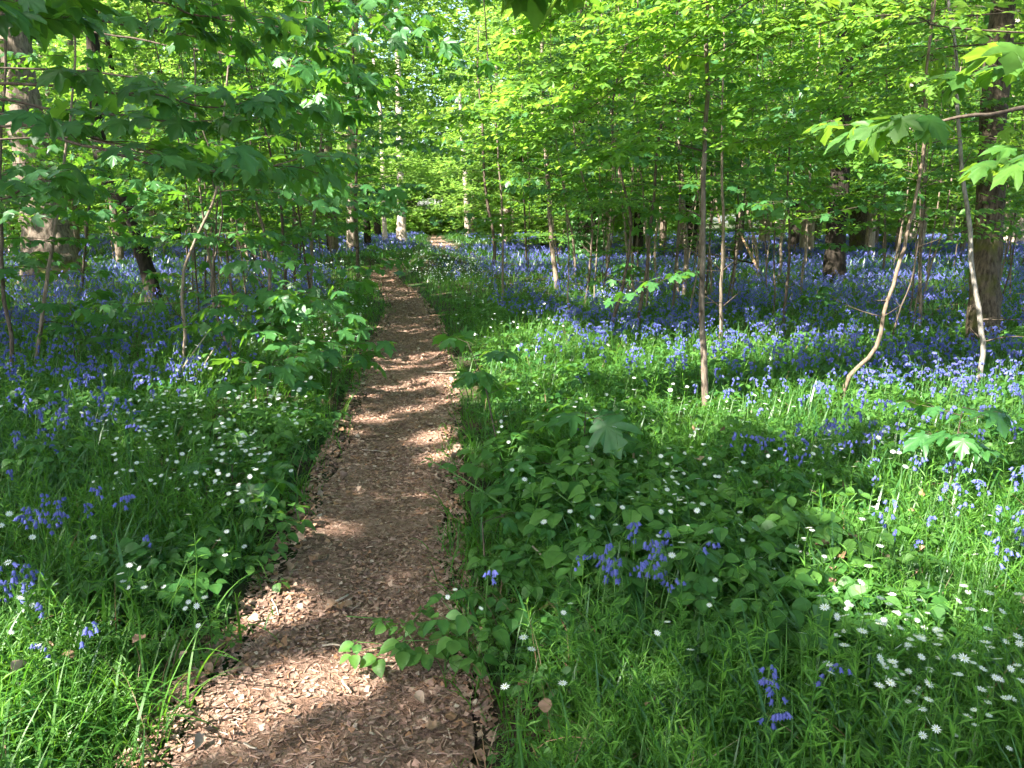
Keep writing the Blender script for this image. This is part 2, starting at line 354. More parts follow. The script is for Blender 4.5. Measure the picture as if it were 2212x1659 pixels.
# ================================================================== SETTING
def build_ground():
    sx = np.linspace(-1, 1, 241); X = np.sinh(sx*5.2)/np.sinh(5.2)*150
    sy = np.linspace(0, 1, 301); Y = -8+np.sinh(sy*4.6)/np.sinh(4.6)*240
    gx, gy = np.meshgrid(X, Y); d, _ = pdist(gx, gy)
    z = h0(gx, gy)+bank(d)+mound(gx, gy, d)-.035*sstep(.06, -.06, d)
    V = np.stack([gx, gy, z], -1).reshape(-1, 3); nx, ny = len(X), len(Y)
    i = (np.arange(ny-1)[:, None]*nx+np.arange(nx-1)[None]).ravel()
    F = np.concatenate([np.stack([i, i+1, i+nx+1], -1), np.stack([i, i+nx+1, i+nx], -1)])
    o = Geo().add(V, F, 0, .5, True).obj('ground', [M_SOIL]); tag(o, 'dark woodland soil under the flowers and grass', 'ground', kind='structure')
    yy = np.concatenate([np.arange(-4, 12, .06), np.arange(12, 90, .2)]); u = np.linspace(0, 1, 23)
    l, r = pedge(yy); l = l+.02+.16*(fbm(yy*1.9, yy*0+2, 21)-.5); r = r-.02+.16*(fbm(yy*1.9, yy*0+7, 22)-.5)
    gx = l[:, None]+(r-l)[:, None]*u; gy = np.repeat(yy[:, None], len(u), 1)
    z = h0(gx, gy)+.004-.018*np.sin(math.pi*u)[None]+.016*(fbm(gx*6, gy*6, 5)-.5)
    V = np.stack([gx, gy, z], -1).reshape(-1, 3); nx, ny = len(u), len(yy)
    i = (np.arange(ny-1)[:, None]*nx+np.arange(nx-1)[None]).ravel()
    F = np.concatenate([np.stack([i, i+1, i+nx+1], -1), np.stack([i, i+nx+1, i+nx], -1)])
    o = Geo().add(V, F, 0, .5, True).obj('path', [M_PATH]); tag(o, 'narrow winding path of trodden reddish brown earth and chips', 'path', kind='structure')
build_ground()
def pz(x, y):
    l, r = pedge(y); u = np.clip((x-l)/(r-l), 0, 1); return h0(x, y)+.004-.018*np.sin(math.pi*u)

# ---- litter: chips and crumbled leaves on the path
def build_litter():
    geo = Geo(); n = 52000
    r = np.exp(rng.uniform(math.log(1.2), math.log(26), n)); l, rr = pedge(r)
    u = rng.uniform(-.14, 1.10, n); x = l+(rr-l)*u; y = r; keep = rng.random(n) < .25+.75*sstep(.36, .6, fbm(x*2.2, y*1.5, 91)+.5*np.abs(u-.5)**2); x, y, u = x[keep], y[keep], u[keep]; n = len(x)
    keep = rng.random(n) < np.where((u < .0) | (u > 1.0), .75, 1.0); x, y, u = x[keep], y[keep], u[keep]; n = len(x)
    z = np.where((u > 0) & (u < 1), pz(x, y)+.004, np.maximum(gh(x, y), pz(x, y))+.008)
    edge = np.clip(np.abs(u-.5)*2-.55, 0, 1)
    s = (.006+.011*rng.random(n)**2+.024*edge*rng.random(n)**2)*(1+y*.06)
    tpls = []
    for k in range(7):
        m = 6; a = np.sort(rng.random(m))*2*math.pi; q = np.stack([np.cos(a)*(.6+.5*rng.random(m)), np.sin(a)*(.35+.75*rng.random(m)), rng.standard_normal(m)*.16], -1)
        tpls.append((np.concatenate([[[0, 0, .12]], q]), np.array([(0, 1+i, 1+(i+1) % m) for i in range(m)])))
    a = rng.random(n)*6.283; f = np.stack([np.cos(a), np.sin(a), rng.standard_normal(n)*.22], -1); R = frames(f, UP+rn(n, .22)); k = rng.integers(0, 7, n); ti = rng.random(n)
    for i, t in enumerate(tpls):
        m = k == i; bake(geo, t, np.stack([x, y, z], -1)[m], R[m], s[m], 0, ti[m])
    # slender chips
    n = 5000; y = np.exp(rng.uniform(math.log(1.3), math.log(14), n)); l, rr = pedge(y); x = l+(rr-l)*rng.random(n); z = pz(x, y)+.006
    tp = (np.array([(-.5, -.06, 0), (.5, -.06, 0), (.5, .06, 0), (-.5, .06, 0), (0, 0, .07)], float), np.array([(0, 1, 4), (1, 2, 4), (2, 3, 4), (3, 0, 4)]))
    a = rng.random(n)*6.283; f = np.stack([np.cos(a), np.sin(a), rng.standard_normal(n)*.1], -1)
    bake(geo, tp, np.stack([x, y, z], -1), frames(f, UP+rn(n, .1)), .018+.03*rng.random(n)**2, 0, rng.random(n))
    o = geo.obj('leaf_litter', [M_LITTER]); tag(o, 'crumbled leaves and wood chips strewn over the path', 'leaf litter', kind='stuff')
build_litter()

# ================================================================== LIGHT THROUGH THE CANOPY
ELL = [(2050, 1230, 300, 260, 1.0), (1200, 800, 250, 95, .85), (660, 720, 150, 80, .75), (250, 545, 420, 45, .85), (2000, 512, 330, 18, .9), (150, 1480, 240, 180, .9),
       (760, 1480, 330, 190, .68), (130, 1250, 190, 60, .6), (470, 840, 110, 55, .6), (1330, 655, 90, 25, .9), (1850, 690, 240, 40, .45), (2020, 790, 260, 60, .45),
       (950, 930, 80, 40, .7), (960, 560, 110, 30, .6), (2180, 880, 80, 90, .7), (900, 700, 60, 12, .5), (880, 780, 100, 12, .5), (1350, 640, 60, 300, .15), (560, 640, 120, 60, .3)]
WELL = [(2.6, 7.4, 3.2, 2.1, .9), (4.5, 7.8, 2.2, 1.6, .7), (.6, 4.6, 1.8, 1.4, .30), (-.5, 6.4, 2.2, 1.4, .30)]
def lit_amount(gx, gy):
    T = np.full(gx.shape, .19); d, _ = pdist(gx, gy); T = np.where((d < .1) & (gy < 14), .36, T)
    px, py = project(gx, gy, .1); ok = gy > .5
    for x, y, rx, ry, v in ELL:
        e = ((px-x)/rx)**2+((py-y)/ry)**2; w = np.where(ok, sstep(1.35, .6, e), 0); T = T*(1-w)+np.maximum(T, v)*w
    for x, y, rx, ry, v in WELL:
        e = ((gx-x)/rx)**2+((gy-y)/ry)**2; w = sstep(1.3, .6, e); T = T*(1-w)+np.maximum(T, v)*w
    T = np.maximum(T, .42*sstep(9, 15, gy))
    far = sstep(19, 28, gy); T = T*(1-far)+np.maximum(T, .9)*far
    return T
def build_canopy(trees):  # crowns shaped for the light: leaves left out where sun patches are wanted
    def block(x0, x1, y0, y1, n, s0, s1):
        gx = rng.uniform(x0, x1, n); gy = rng.uniform(y0, y1, n); z = rng.uniform(8.6, 14.5, n)
        T = lit_amount(gx, gy)
        a = gx*SUN_AZ[0]+gy*SUN_AZ[1]; b = -gx*SUN_AZ[1]+gy*SUN_AZ[0]
        nz = .7*fbm(a/.85, b/.30, 41, 2)+.22*fbm(gx/3.1, gy/3.1, 43, 2)
        rank = np.argsort(np.argsort(nz))/len(nz)
        keep = (rank < 1-T) | (rng.random(n) < .04*(T < .6))
        gx, gy, z = gx[keep], gy[keep], z[keep]; n = len(gx); k = z/math.tan(SUN_EL)
        return np.stack([gx+SUN_AZ[0]*k, gy+SUN_AZ[1]*k, z], -1), rng.uniform(s0, s1, n)
    p1, s1 = block(-7.5, 9, .3, 15, 62000, .14, .24)
    p2, s2 = block(-26, 30, 13, 36, 49000, .28, .46)
    p3, s3 = block(-26, -7.5, -2, 13, 16000, .28, .46); p4, s4 = block(9, 26, -2, 13, 14000, .28, .46)
    p = np.concatenate([p1, p2, p3, p4]); s = np.concatenate([s1, s2, s3, s4])
    tx = np.array([t['top'] for t in trees]); own = np.argmin(((p[:, None, :2]-tx[None, :, :2])**2).sum(-1), 1)
    for i, t in enumerate(trees):
        m = own == i; n = int(m.sum()); geo = t['crown']
        if n == 0: continue
        f = rn(n, 1); f[:, 2] *= .35; k = rng.integers(0, 2, n)
        R = frames(f, UP+np.array([SUN_AZ[0], SUN_AZ[1], 0])*.5+rn(n, .35)); ti = rng.random(n)
        for q in range(2):
            w = k == q; bake(geo, RHOMB[q], p[m][w], R[w], s[m][w], 0, ti[w])
        # limbs reach out to the leaf masses
        for q in rng.choice(n, min(n, 9), replace=False):
            e = p[m][q]; a = t['top']; st = t['line'][int(len(t['line'])*rng.uniform(.7, .97))]
            mid = (st+e)/2+np.array([0, 0, .5]); ln = spline([st, mid, e], 9)
            geo.add(*tube(ln, np.linspace(t['r']*.3, .012, 9), 6), 1, .5, True)

# ================================================================== TALL TREES
trees = []
def tall_tree(name, label, bpx, ups, wpx, bark, cat='tree', top=13.5, flare=.55, group=None, base=None, r=None, ivy=False, rtop=.55):
    b = ground(*bpx) if base is None else np.array([base[0], base[1], float(gh(np.array(base[0]), np.array(base[1])))])
    D = depth(b); pts = [b+np.array([0, 0, -.15]), b+np.array([0, 0, .02])]
    for q in ups: pts.append(P(q[0], q[1], D if len(q) < 3 else q[2]))
    if not ups: pts.append(b+np.array([rng.normal()*.1, rng.normal()*.1, 3.0]))
    lean = pts[-1]-pts[-2]; lean = lean/max(lean[2], .2); lean[:2] = np.clip(lean[:2], -.12, .12)
    while pts[-1][2] < top-1: pts.append(pts[-1]+np.array([lean[0]*1.5+rng.normal()*.06, lean[1]*1.5+rng.normal()*.06, 2.0])); 
    if r is None: r = wpx/2/FPX*D
    ln = spline(pts, 40); z = ln[:, 2]-b[2]; zz = np.clip(z, 0, None)
    rad = r*(1-(1-rtop)*np.clip(zz/top, 0, 1))*(1+flare*np.exp(-zz/(2.2*r)))
    o = thing(name, label, cat, b, group=group)
    g = Geo(); ln2 = spline(ln, 110); V, F = tube(ln2, np.interp(np.linspace(0, 1, 110), np.linspace(0, 1, 40), rad), 30, .16, rng.integers(999)); fr = fbm(V[:, 0]*26+V[:, 1]*9, V[:, 2]*3.2+V[:, 1]*17, 55, 2)-.5; ctr = np.repeat(ln2, 30, 0); V[:len(ctr)] += (V[:len(ctr)]-ctr)*(fr[:len(ctr), None]*.16); g.add(V, F, 0, .5, True)
    g.obj('trunk', [bark], o, b)
    t = dict(o=o, b=b, line=ln, top=ln[-1], r=r, crown=Geo(), D=D); trees.append(t); return t

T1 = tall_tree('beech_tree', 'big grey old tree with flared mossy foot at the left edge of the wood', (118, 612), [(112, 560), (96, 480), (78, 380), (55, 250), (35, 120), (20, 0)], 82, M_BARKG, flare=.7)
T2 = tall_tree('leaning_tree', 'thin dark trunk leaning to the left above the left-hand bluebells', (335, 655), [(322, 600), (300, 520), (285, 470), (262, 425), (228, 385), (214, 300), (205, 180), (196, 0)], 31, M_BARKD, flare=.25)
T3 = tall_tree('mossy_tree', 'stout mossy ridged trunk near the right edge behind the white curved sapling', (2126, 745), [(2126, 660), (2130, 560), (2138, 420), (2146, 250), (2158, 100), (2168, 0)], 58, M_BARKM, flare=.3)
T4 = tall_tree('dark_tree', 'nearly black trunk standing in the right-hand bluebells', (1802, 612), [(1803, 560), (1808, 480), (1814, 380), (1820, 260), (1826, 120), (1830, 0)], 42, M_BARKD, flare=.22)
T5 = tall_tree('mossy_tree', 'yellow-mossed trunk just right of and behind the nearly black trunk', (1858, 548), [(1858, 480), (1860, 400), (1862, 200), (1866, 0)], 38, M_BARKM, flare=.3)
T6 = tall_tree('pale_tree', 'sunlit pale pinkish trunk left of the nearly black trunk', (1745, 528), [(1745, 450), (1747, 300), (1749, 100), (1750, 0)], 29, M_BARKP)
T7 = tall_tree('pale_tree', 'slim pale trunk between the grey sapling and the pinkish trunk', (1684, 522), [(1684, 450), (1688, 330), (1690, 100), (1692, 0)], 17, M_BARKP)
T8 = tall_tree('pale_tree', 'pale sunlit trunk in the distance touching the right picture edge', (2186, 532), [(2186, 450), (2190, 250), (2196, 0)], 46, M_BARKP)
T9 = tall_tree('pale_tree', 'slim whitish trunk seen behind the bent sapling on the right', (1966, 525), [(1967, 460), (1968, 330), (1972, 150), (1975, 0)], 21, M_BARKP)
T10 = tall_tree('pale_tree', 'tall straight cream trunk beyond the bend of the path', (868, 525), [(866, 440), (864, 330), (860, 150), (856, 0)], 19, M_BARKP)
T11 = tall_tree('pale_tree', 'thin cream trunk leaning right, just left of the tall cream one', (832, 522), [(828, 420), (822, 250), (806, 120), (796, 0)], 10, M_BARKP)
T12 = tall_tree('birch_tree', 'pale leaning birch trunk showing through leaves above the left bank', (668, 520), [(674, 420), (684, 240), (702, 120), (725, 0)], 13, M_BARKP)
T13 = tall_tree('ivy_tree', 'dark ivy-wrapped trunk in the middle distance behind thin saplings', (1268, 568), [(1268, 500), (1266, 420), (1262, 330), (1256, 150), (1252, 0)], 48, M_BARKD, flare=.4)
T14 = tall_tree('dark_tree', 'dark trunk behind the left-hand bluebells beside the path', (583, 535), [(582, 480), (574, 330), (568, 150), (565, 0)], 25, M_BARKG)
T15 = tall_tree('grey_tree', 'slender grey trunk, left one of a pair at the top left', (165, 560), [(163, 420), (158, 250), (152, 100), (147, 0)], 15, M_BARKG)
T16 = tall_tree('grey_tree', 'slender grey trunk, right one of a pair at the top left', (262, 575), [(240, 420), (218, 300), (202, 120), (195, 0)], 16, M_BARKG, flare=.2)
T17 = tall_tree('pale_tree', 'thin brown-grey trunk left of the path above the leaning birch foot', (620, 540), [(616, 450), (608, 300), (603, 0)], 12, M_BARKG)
# trees around the camera whose crowns shade the picture
for bx, by in ((-9, -2), (-13, 6), (-6.5, -8.5), (-1.5, -7), (-15, -5), (-20, 12), (4, -4), (-3.5, -12), (9, -1), (13, 7)):
    tall_tree('shade_tree', 'tall broadleaf tree outside the picture whose crown shades the path', None, [], 0, M_BARKG, base=(bx, by), r=.22, group='shade trees around the viewpoint')
build_canopy(trees)
for t in trees:
    if t['crown'].n: t['crown'].obj('crown', [M_CAN, M_BARKG], t['o'], t['b'])

# ---- ivy on the middle dark trunk
def ivy(t, z0, z1, n, rr):
    g = Geo(); k = rng.random(n); p, d = along(t['line'], np.clip(.02+k*.42, 0, 1)); a = rng.random(n)*6.283; q = np.stack([np.cos(a), np.sin(a), 0*a], -1)
    p = p+q*(t['r']*rr*(.8+.5*rng.random(n)))[:, None]; f = np.stack([rn(n, .4)[:, 0], rn(n, .4)[:, 0], -np.ones(n)], -1)
    k = rng.integers(0, 2, n)
    for i in range(2): bake(g, SYCL[i], p[k == i], frames(f, q+rn(n, .3))[k == i], .10+.06*rng.random((k == i).sum()), 0)
    g.obj('ivy', [M_STRAP], t['o'], t['b'])
ivy(T13, 0, 6, 1500, 1.6)

# ================================================================== SAPLINGS
def sapling(name, label, bpx, ups, wpx, kind, bark=M_TWIGP, z0=1.5, z1=5.2, nb=14, bl=(.7, 1.5), size=None, group=None, base=None, height=5.0, lod=0, fill=1.0, cat='sapling', ztop=None, leafmat=None):
    b = ground(*bpx) if base is None else np.array([base[0], base[1], float(gh(np.array(base[0]), np.array(base[1])))])
    D = depth(b); pts = [b+np.array([0, 0, -.08])]+[P(q[0], q[1], D) for q in ups]
    if not ups:
        w = rng.normal(size=2)*.35; k1 = rng.normal(size=2)*.12
        pts += [b+np.array([w[0]*.25+k1[0], w[1]*.25+k1[1], height*.33]), b+np.array([w[0]*.6-k1[0]*.5, w[1]*.6, height*.66]), b+np.array([w[0], w[1], height])]
    elif pts[-1][2] < height:
        l = pts[-1]-pts[-2]; l = l/max(l[2], .3); l[:2] = np.clip(l[:2], -.25, .25); dz = height-pts[-1][2]
        pts += [pts[-1]+l*dz*.5+np.array([rng.normal()*.05, 0, 0]), pts[-1]+l*dz*np.array([.7, .7, 1])]
        pts[-2][2] = pts[-3][2]+dz*.5; pts[-1][2] = height
    r = wpx/2/FPX*D
    ln = spline(pts, 30); wv = rng.random(2)*50; k_ = np.linspace(0, 6, 30); ln[:, 0] += (fbm(k_*1.3+wv[0], k_*0, 5)-.5)*.07; ln[:, 1] += (fbm(k_*1.3+wv[1], k_*0, 6)-.5)*.07; zz = np.clip(ln[:, 2]-b[2], 0, None); rad = r*(1-.7*np.clip(zz/height, 0, 1))*(1+.35*np.exp(-zz/.1))
    o = thing(name, label, cat, b, group=group)
    Geo().add(*tube(ln, rad, 8 if lod == 0 else 6, .12, rng.integers(999)), 0, .5, True).obj('stem', [bark], o, b)
    g = Geo(); lv = Leaves(); az = rng.random()*6.28
    for q in range(5):
        z = rng.uniform(.25, max(z0, .6)); i = int(np.argmin(np.abs(zz-z))); tw = bline(ln[i], rng.random()*6.28, R_(rng.uniform(5, 50)), rng.uniform(.12, .45), rng.uniform(-.3, .4)); g.add(*tube(tw, np.linspace(r*.28+.001, .001, 6), 4), 1, .5, True)
    zs = np.linspace(z0, min(z1, height*.99), nb)+rng.normal(size=nb)*.1
    for k, z in enumerate(zs):
        i = int(np.argmin(np.abs(zz-max(z, .1)))); p0 = ln[i]; az += 2.4+rng.normal()*.3
        L = rng.uniform(*bl)*(1-.45*max(0, (z-z0)/max(z1-z0, .1))**2); br = bline(p0, az, R_(rng.uniform(4, 26)), L, rng.uniform(.1, .32))
        if kind == 'palm':
            palm_twig(lv, g, br, size or .13, .2/fill, 1, .004, .3, pet=(lod == 0))
            if L > .7:
                for s in (.45, .7):
                    q, d = along(br, np.array([s])); a2 = az+rng.choice([-1, 1])*rng.uniform(.5, 1)
                    palm_twig(lv, g, bline(q[0], a2, R_(12), L*.42, .2, 4), (size or .13)*.85, .2/fill, 1, .0025, .4, pet=(lod == 0))
        else:
            g.add(*tube(br, np.linspace(.005, .0015, len(br)), 4), 1, .5, True)
            sp_ = .05 if lod == 0 else .062
            oval_twig(lv, None, br, size or .065, sp_/fill, t0=.35)
            m = max(4, int(L/.11*fill)); 
            for q in range(m):
                s = .12+.85*(q+.5)/m; c, d = along(br, np.array([s])); a2 = math.atan2(d[0][1], d[0][0])+(1 if q % 2 else -1)*rng.uniform(.6, 1.0)
                oval_twig(lv, g if lod == 0 else None, bline(c[0], a2, R_(rng.uniform(-4, 14)), L*rng.uniform(.3, .6)*(1.15-s*.6), .15, 4), size or .065, sp_/fill, 1, .002)
    tp = {('palm', 0): SYC, ('palm', 1): SYCL, ('oval', 0): OVAL, ('oval', 1): OVALL}[(kind, lod)]
    lv.out(g, tp, 0, True)
    mt = leafmat or {'palm': M_SYC, 'oval': M_BEECH if lod == 0 else M_MID}[kind]
    if g.n: g.obj('foliage', [mt, M_TWIG], o, b)
    return o
# right of the path
sapling('sapling', 'straight brown sapling rising through the right foreground from a bare grassy patch', (1530, 912), [(1522, 700), (1521, 500), (1521, 350), (1526, 180), (1530, 0)], 14.5, 'palm', M_BARKG, 2.0, 4.6, 12, (.5, 1.2), .12, height=5.2, leafmat=M_YOUNG)
sapling('sapling', 'forked pale brown sapling right of the path in front of the ivy trunk', (1206, 628), [(1196, 540), (1188, 450), (1179, 300), (1172, 120), (1168, 0)], 11, 'oval', M_TWIGP, 3.0, 8.5, 18, (.9, 1.9), .085, height=9, lod=1)
sapling('sapling', 'pale grey sapling with a lit stem just left of the straight brown one', (1476, 640), [(1482, 560), (1476, 450), (1470, 340), (1458, 190), (1450, 60)], 11, 'oval', M_TWIGP, 3.0, 8.0, 18, (.9, 1.8), .085, height=8.5, lod=1)
sapling('sapling', 'bent light brown sapling that bows rightwards out of the bluebells', (1812, 890), [(1835, 815), (1888, 755), (1912, 660), (1938, 570), (1962, 500), (1985, 420), (2000, 300), (2005, 180)], 10, 'palm', M_TWIGB, 2.0, 4.3, 10, (.5, 1.1), .12, height=4.6, leafmat=M_YOUNG)
sapling('sapling', 'whitish bowed sapling in front of the mossy trunk', (2108, 850), [(2124, 760), (2116, 680), (2102, 590), (2096, 500), (2082, 400), (2068, 250), (2060, 100)], 12, 'oval', M_GREYS, 2.0, 4.8, 13, (.6, 1.3), .065, height=5.0)
sapling('sapling', 'thin straight sapling between the grey sapling and the nearly black trunk', (1682, 610), [(1686, 560), (1690, 510), (1704, 430), (1722, 350), (1730, 200)], 7, 'oval', M_TWIGP, 3.0, 7.0, 14, (.8, 1.6), .085, height=7.5, lod=1)
for px, py, tx, w, lab in ((1352, 650, 1362, 7, 'thin sapling leaning right, left one of two crossing behind the white flower patch'), (1384, 660, 1352, 6, 'thin sapling leaning left, right one of two crossing behind the white flower patch'),
                          (1064, 588, 1050, 8, 'short pale stem standing on the flowery bank inside the path bend'), (1240, 600, 1222, 6, 'thin lit stem directly left of the ivy trunk'),
                          (1312, 600, 1322, 6, 'thin lit stem directly right of the ivy trunk'), (1420, 610, 1428, 6, 'slim stem midway between the ivy trunk and the straight brown sapling'),
                          (1560, 600, 1548, 6, 'slim stem right behind the straight brown sapling'), (1640, 600, 1612, 7, 'slim stem leaning left among dead brown branches'),
                          (1590, 575, 1606, 7, 'slim stem leaning right among dead brown branches'), (1140, 585, 1132, 5, 'faint thin stem left of the forked sapling'),
                          (1730, 650, 1745, 6, 'short slim stem in front of the pinkish trunk'), (1905, 600, 1912, 6, 'slim stem between the yellow-mossed trunk and the bent sapling')):
    sapling('sapling', lab, (px, py), [(px*.6+tx*.4+rng.normal()*4, py-70), (tx, py-170), (tx+(tx-px)*.6, py-330)], w, 'oval', M_TWIGP if rng.random() < .7 else M_TWIG, 2.4, 6.5, 12, (.7, 1.5), .085, height=7.0, lod=1, fill=.9)
# left of the path
sapling('sapling', 'grey sapling with lobed leaves leaning right at the far left foreground', (74, 800), [(84, 740), (98, 660), (112, 560), (124, 460), (136, 360), (150, 250), (165, 100)], 9, 'palm', M_TWIGP, .9, 4.2, 13, (.5, 1.2), .125, height=4.6)
sapling('sapling', 'dark thin sapling curving up along the left picture edge', (38, 830), [(22, 740), (6, 640), (2, 500), (4, 300), (12, 100)], 9, 'palm', M_TWIG, 1.3, 4.2, 10, (.5, 1.1), .125, height=4.6)
sapling('sapling', 'pale sapling forking among big lobed leaves left of the path', (388, 812), [(398, 730), (397, 640), (394, 590), (412, 540), (440, 480), (470, 400), (485, 250), (495, 80)], 8, 'palm', M_TWIGP, .95, 4.2, 15, (.5, 1.15), .125, height=4.6)
sapling('sapling', 'thin whitish stem left of the path behind the low sycamore', (670, 668), [(672, 610), (674, 560), (678, 480), (690, 360), (700, 200)], 7, 'palm', M_TWIGP, 1.3, 6.4, 24, (.8, 1.6), .14, height=6.8, lod=1)
sapling('sapling', 'leafy dark sycamore sapling closing in on the left edge of the path', (775, 610), [(772, 540), (768, 460), (770, 330), (765, 150)], 8, 'palm', M_TWIG, .9, 8.0, 44, (.9, 2.0), .15, height=8.5, lod=1, fill=1.4)
sapling('sapling', 'dark thin stem leaning right beside the dark leaning trunk', (440, 600), [(452, 540), (462, 470), (478, 360), (500, 200)], 7, 'palm', M_TWIG, 2.0, 6, 16, (.8, 1.5), .14, height=6.5, lod=1)
sapling('sapling', 'slim stem close to the right side of the big old tree', (175, 640), [(180, 580), (188, 480), (205, 330), (215, 150)], 6, 'palm', M_TWIG, 2.4, 5.4, 12, (.7, 1.4), .14, height=5.8, lod=1)
sapling('sapling', 'slim lit stem behind the forked pale sapling', (535, 590), [(532, 530), (524, 450), (516, 300)], 6, 'oval', M_TWIGP, 1.8, 7, 16, (.8, 1.6), .085, height=7.5, lod=1)
sapling('sapling', 'young sycamore with a dark crown above the far left of the path', (640, 585), [(640, 500), (636, 400), (640, 200)], 8, 'palm', M_TWIG, 1.6, 9.0, 30, (1.0, 1.9), .15, height=9.5, lod=1)
# low sycamores
def low_syc(label, bpx, tops, size, n, ht, spread=(.1, .26)):
    b = ground(*bpx); o = thing('sycamore_seedling', label, 'seedling', b); D = depth(b)
    pts = [b-[0, 0, .03]]+[P(x, y, D) for x, y in tops]; ln = spline(pts, 12)
    Geo().add(*tube(ln, np.linspace(.006, .0025, 12), 6), 0, .5, True).obj('stem', [M_TWIG], o, b)
    g = Geo(); lv = Leaves()
    for k in range(n):
        t = .45+.55*(k+1)/n; q, d = along(ln, np.array([t])); a = k*2.1+rng.random()
        palm_twig(lv, g, bline(q[0], a, R_(8), rng.uniform(*spread), .1, 4), size, .16, 1, .0025, .6)
    lv.out(g, SYC, 0, True); g.obj('foliage', [M_SYC, M_TWIG], o, b)
low_syc('sycamore seedling with big pale lobed leaves at the right path edge', (1088, 1010), [(1062, 900), (1046, 830), (1010, 740)], .13, 5, .8)
low_syc('low sycamore with wide drooping leaves in front of the sunny grass', (1262, 1040), [(1262, 960), (1265, 890)], .19, 3, .5)
low_syc('bushy low sycamore left of the path with many layered leaves', (640, 850), [(648, 780), (650, 720), (620, 640)], .15, 12, .9, (.2, .5))
low_syc('low sycamore behind the bushy one, nearer the forked sapling', (500, 845), [(498, 760), (505, 690), (520, 640)], .15, 9, .9, (.15, .45))
low_syc('low sycamore nearest the path edge in the left-hand sycamore thicket', (712, 862), [(716, 800), (722, 740)], .15, 8, .6, (.15, .4))
low_syc('front plant of the left-hand sycamore thicket, below the bushy one', (575, 905), [(578, 840), (590, 780)], .14, 7, .6, (.15, .4))
low_syc('tall thin sycamore at the back of the left-hand sycamore thicket', (700, 770), [(700, 700), (694, 620)], .16, 10, .9, (.2, .5))
low_syc('small sycamore at the left picture edge among bluebells', (160, 800), [(160, 740), (150, 640)], .15, 7, .7, (.15, .4))
low_syc('blurred leafy sycamore in the right foreground under the whitish sapling', (2050, 1110), [(2062, 980), (2080, 880)], .12, 6, .7)
low_syc('single-leaved sycamore seedling on the left bank', (446, 1110), [(446, 1050)], .15, 1, .2)
low_syc('sycamore seedling with wide leaf behind the single-leaved one', (500, 1075), [(502, 1005)], .15, 2, .25)
low_syc('sycamore seedling with one round-lobed leaf leaning over the right path edge', (1050, 1235), [(1042, 1130)], .13, 1, .2)
low_syc('sycamore seedling half hidden in the white flowers right of the path', (1240, 1130), [(1240, 1020)], .17, 2, .3)
low_syc('small bright sycamore among the bluebells in front of the nearly black trunk', (1770, 700), [(1765, 625)], .13, 4, .5)
low_syc('bright low sycamore with thin layered leaves left of the grey sapling', (1385, 660), [(1372, 600), (1360, 570)], .14, 6, .9)

# overhanging branches that come into the frame from trees standing beside it
def overhang(name, label, base, brs, size, bark, kind='palm', mat=None, height=4.5, sub=.34, r0=.05, step=.20, t00=.22):
    b = np.array([base[0], base[1], float(gh(np.array(base[0]), np.array(base[1])))])
    o = thing(name, label, 'tree', b)
    ln = spline([b-[0, 0, .1], b+[.03, .05, height*.4], b+[-.03, .1, height*.75], b+[.05, .1, height]], 20)
    Geo().add(*tube(ln, np.linspace(r0, r0*.35, 20), 10, .1, 3), 0, .5, True).obj('stem', [bark], o, b)
    for br, sz in brs:
        pts = [P(*q) for q in br]; i = int(np.argmin(np.abs(ln[:, 2]-(pts[0][2]-.1)))); pts = [ln[i]]+pts
        l2 = spline(pts, 40); k_ = np.linspace(0, 9, 40); wv = rng.random(3)*60; L = length(l2)**2/4; l2[:, 2] += (fbm(k_+wv[0], k_*0, 8)-.5)*.10*min(1, L/6)*np.clip(k_/4, 0, 1); l2[:, 1] += (fbm(k_+wv[1], k_*0, 9)-.5)*.12*min(1, L/6)*np.clip(k_/4, 0, 1); g = Geo(); lv = Leaves(); L = length(l2)
        g.add(*tube(l2, np.linspace(.0080, .0018, 40), 6, .1, 5), 1, .5, True)
        n = max(3, int(L/step))
        for q in range(n):
            t = t00+(1-t00)*(q+.5)/n; c, d = along(l2, np.array([t])); a = math.atan2(d[0][1], d[0][0])+(1 if q % 2 else -1)*rng.uniform(.4, 1.1)
            if kind == 'palm': palm_twig(lv, g, bline(c[0], a, R_(rng.uniform(-5, 18)), rng.uniform(.12, sub), .15, 4), sz, .17, 1, .0022, .55)
            else: oval_twig(lv, g, bline(c[0], a, R_(rng.uniform(-8, 12)), rng.uniform(.35, .9)*(1.25-.65*t), .2, 5), sz, .036, 1, .0018)
        palm_twig(lv, g, l2[-6:], sz, .15, 1, .002, .3) if kind == 'palm' else oval_twig(lv, g, l2[-8:], sz, .04, 1, .002)
        lv.out(g, SYC if kind == 'palm' else OVAL, 0, kind == 'palm')
        g.obj('branch', [mat or (M_SYC if kind == 'palm' else M_BEECH), M_TWIG], o, b)
    return o
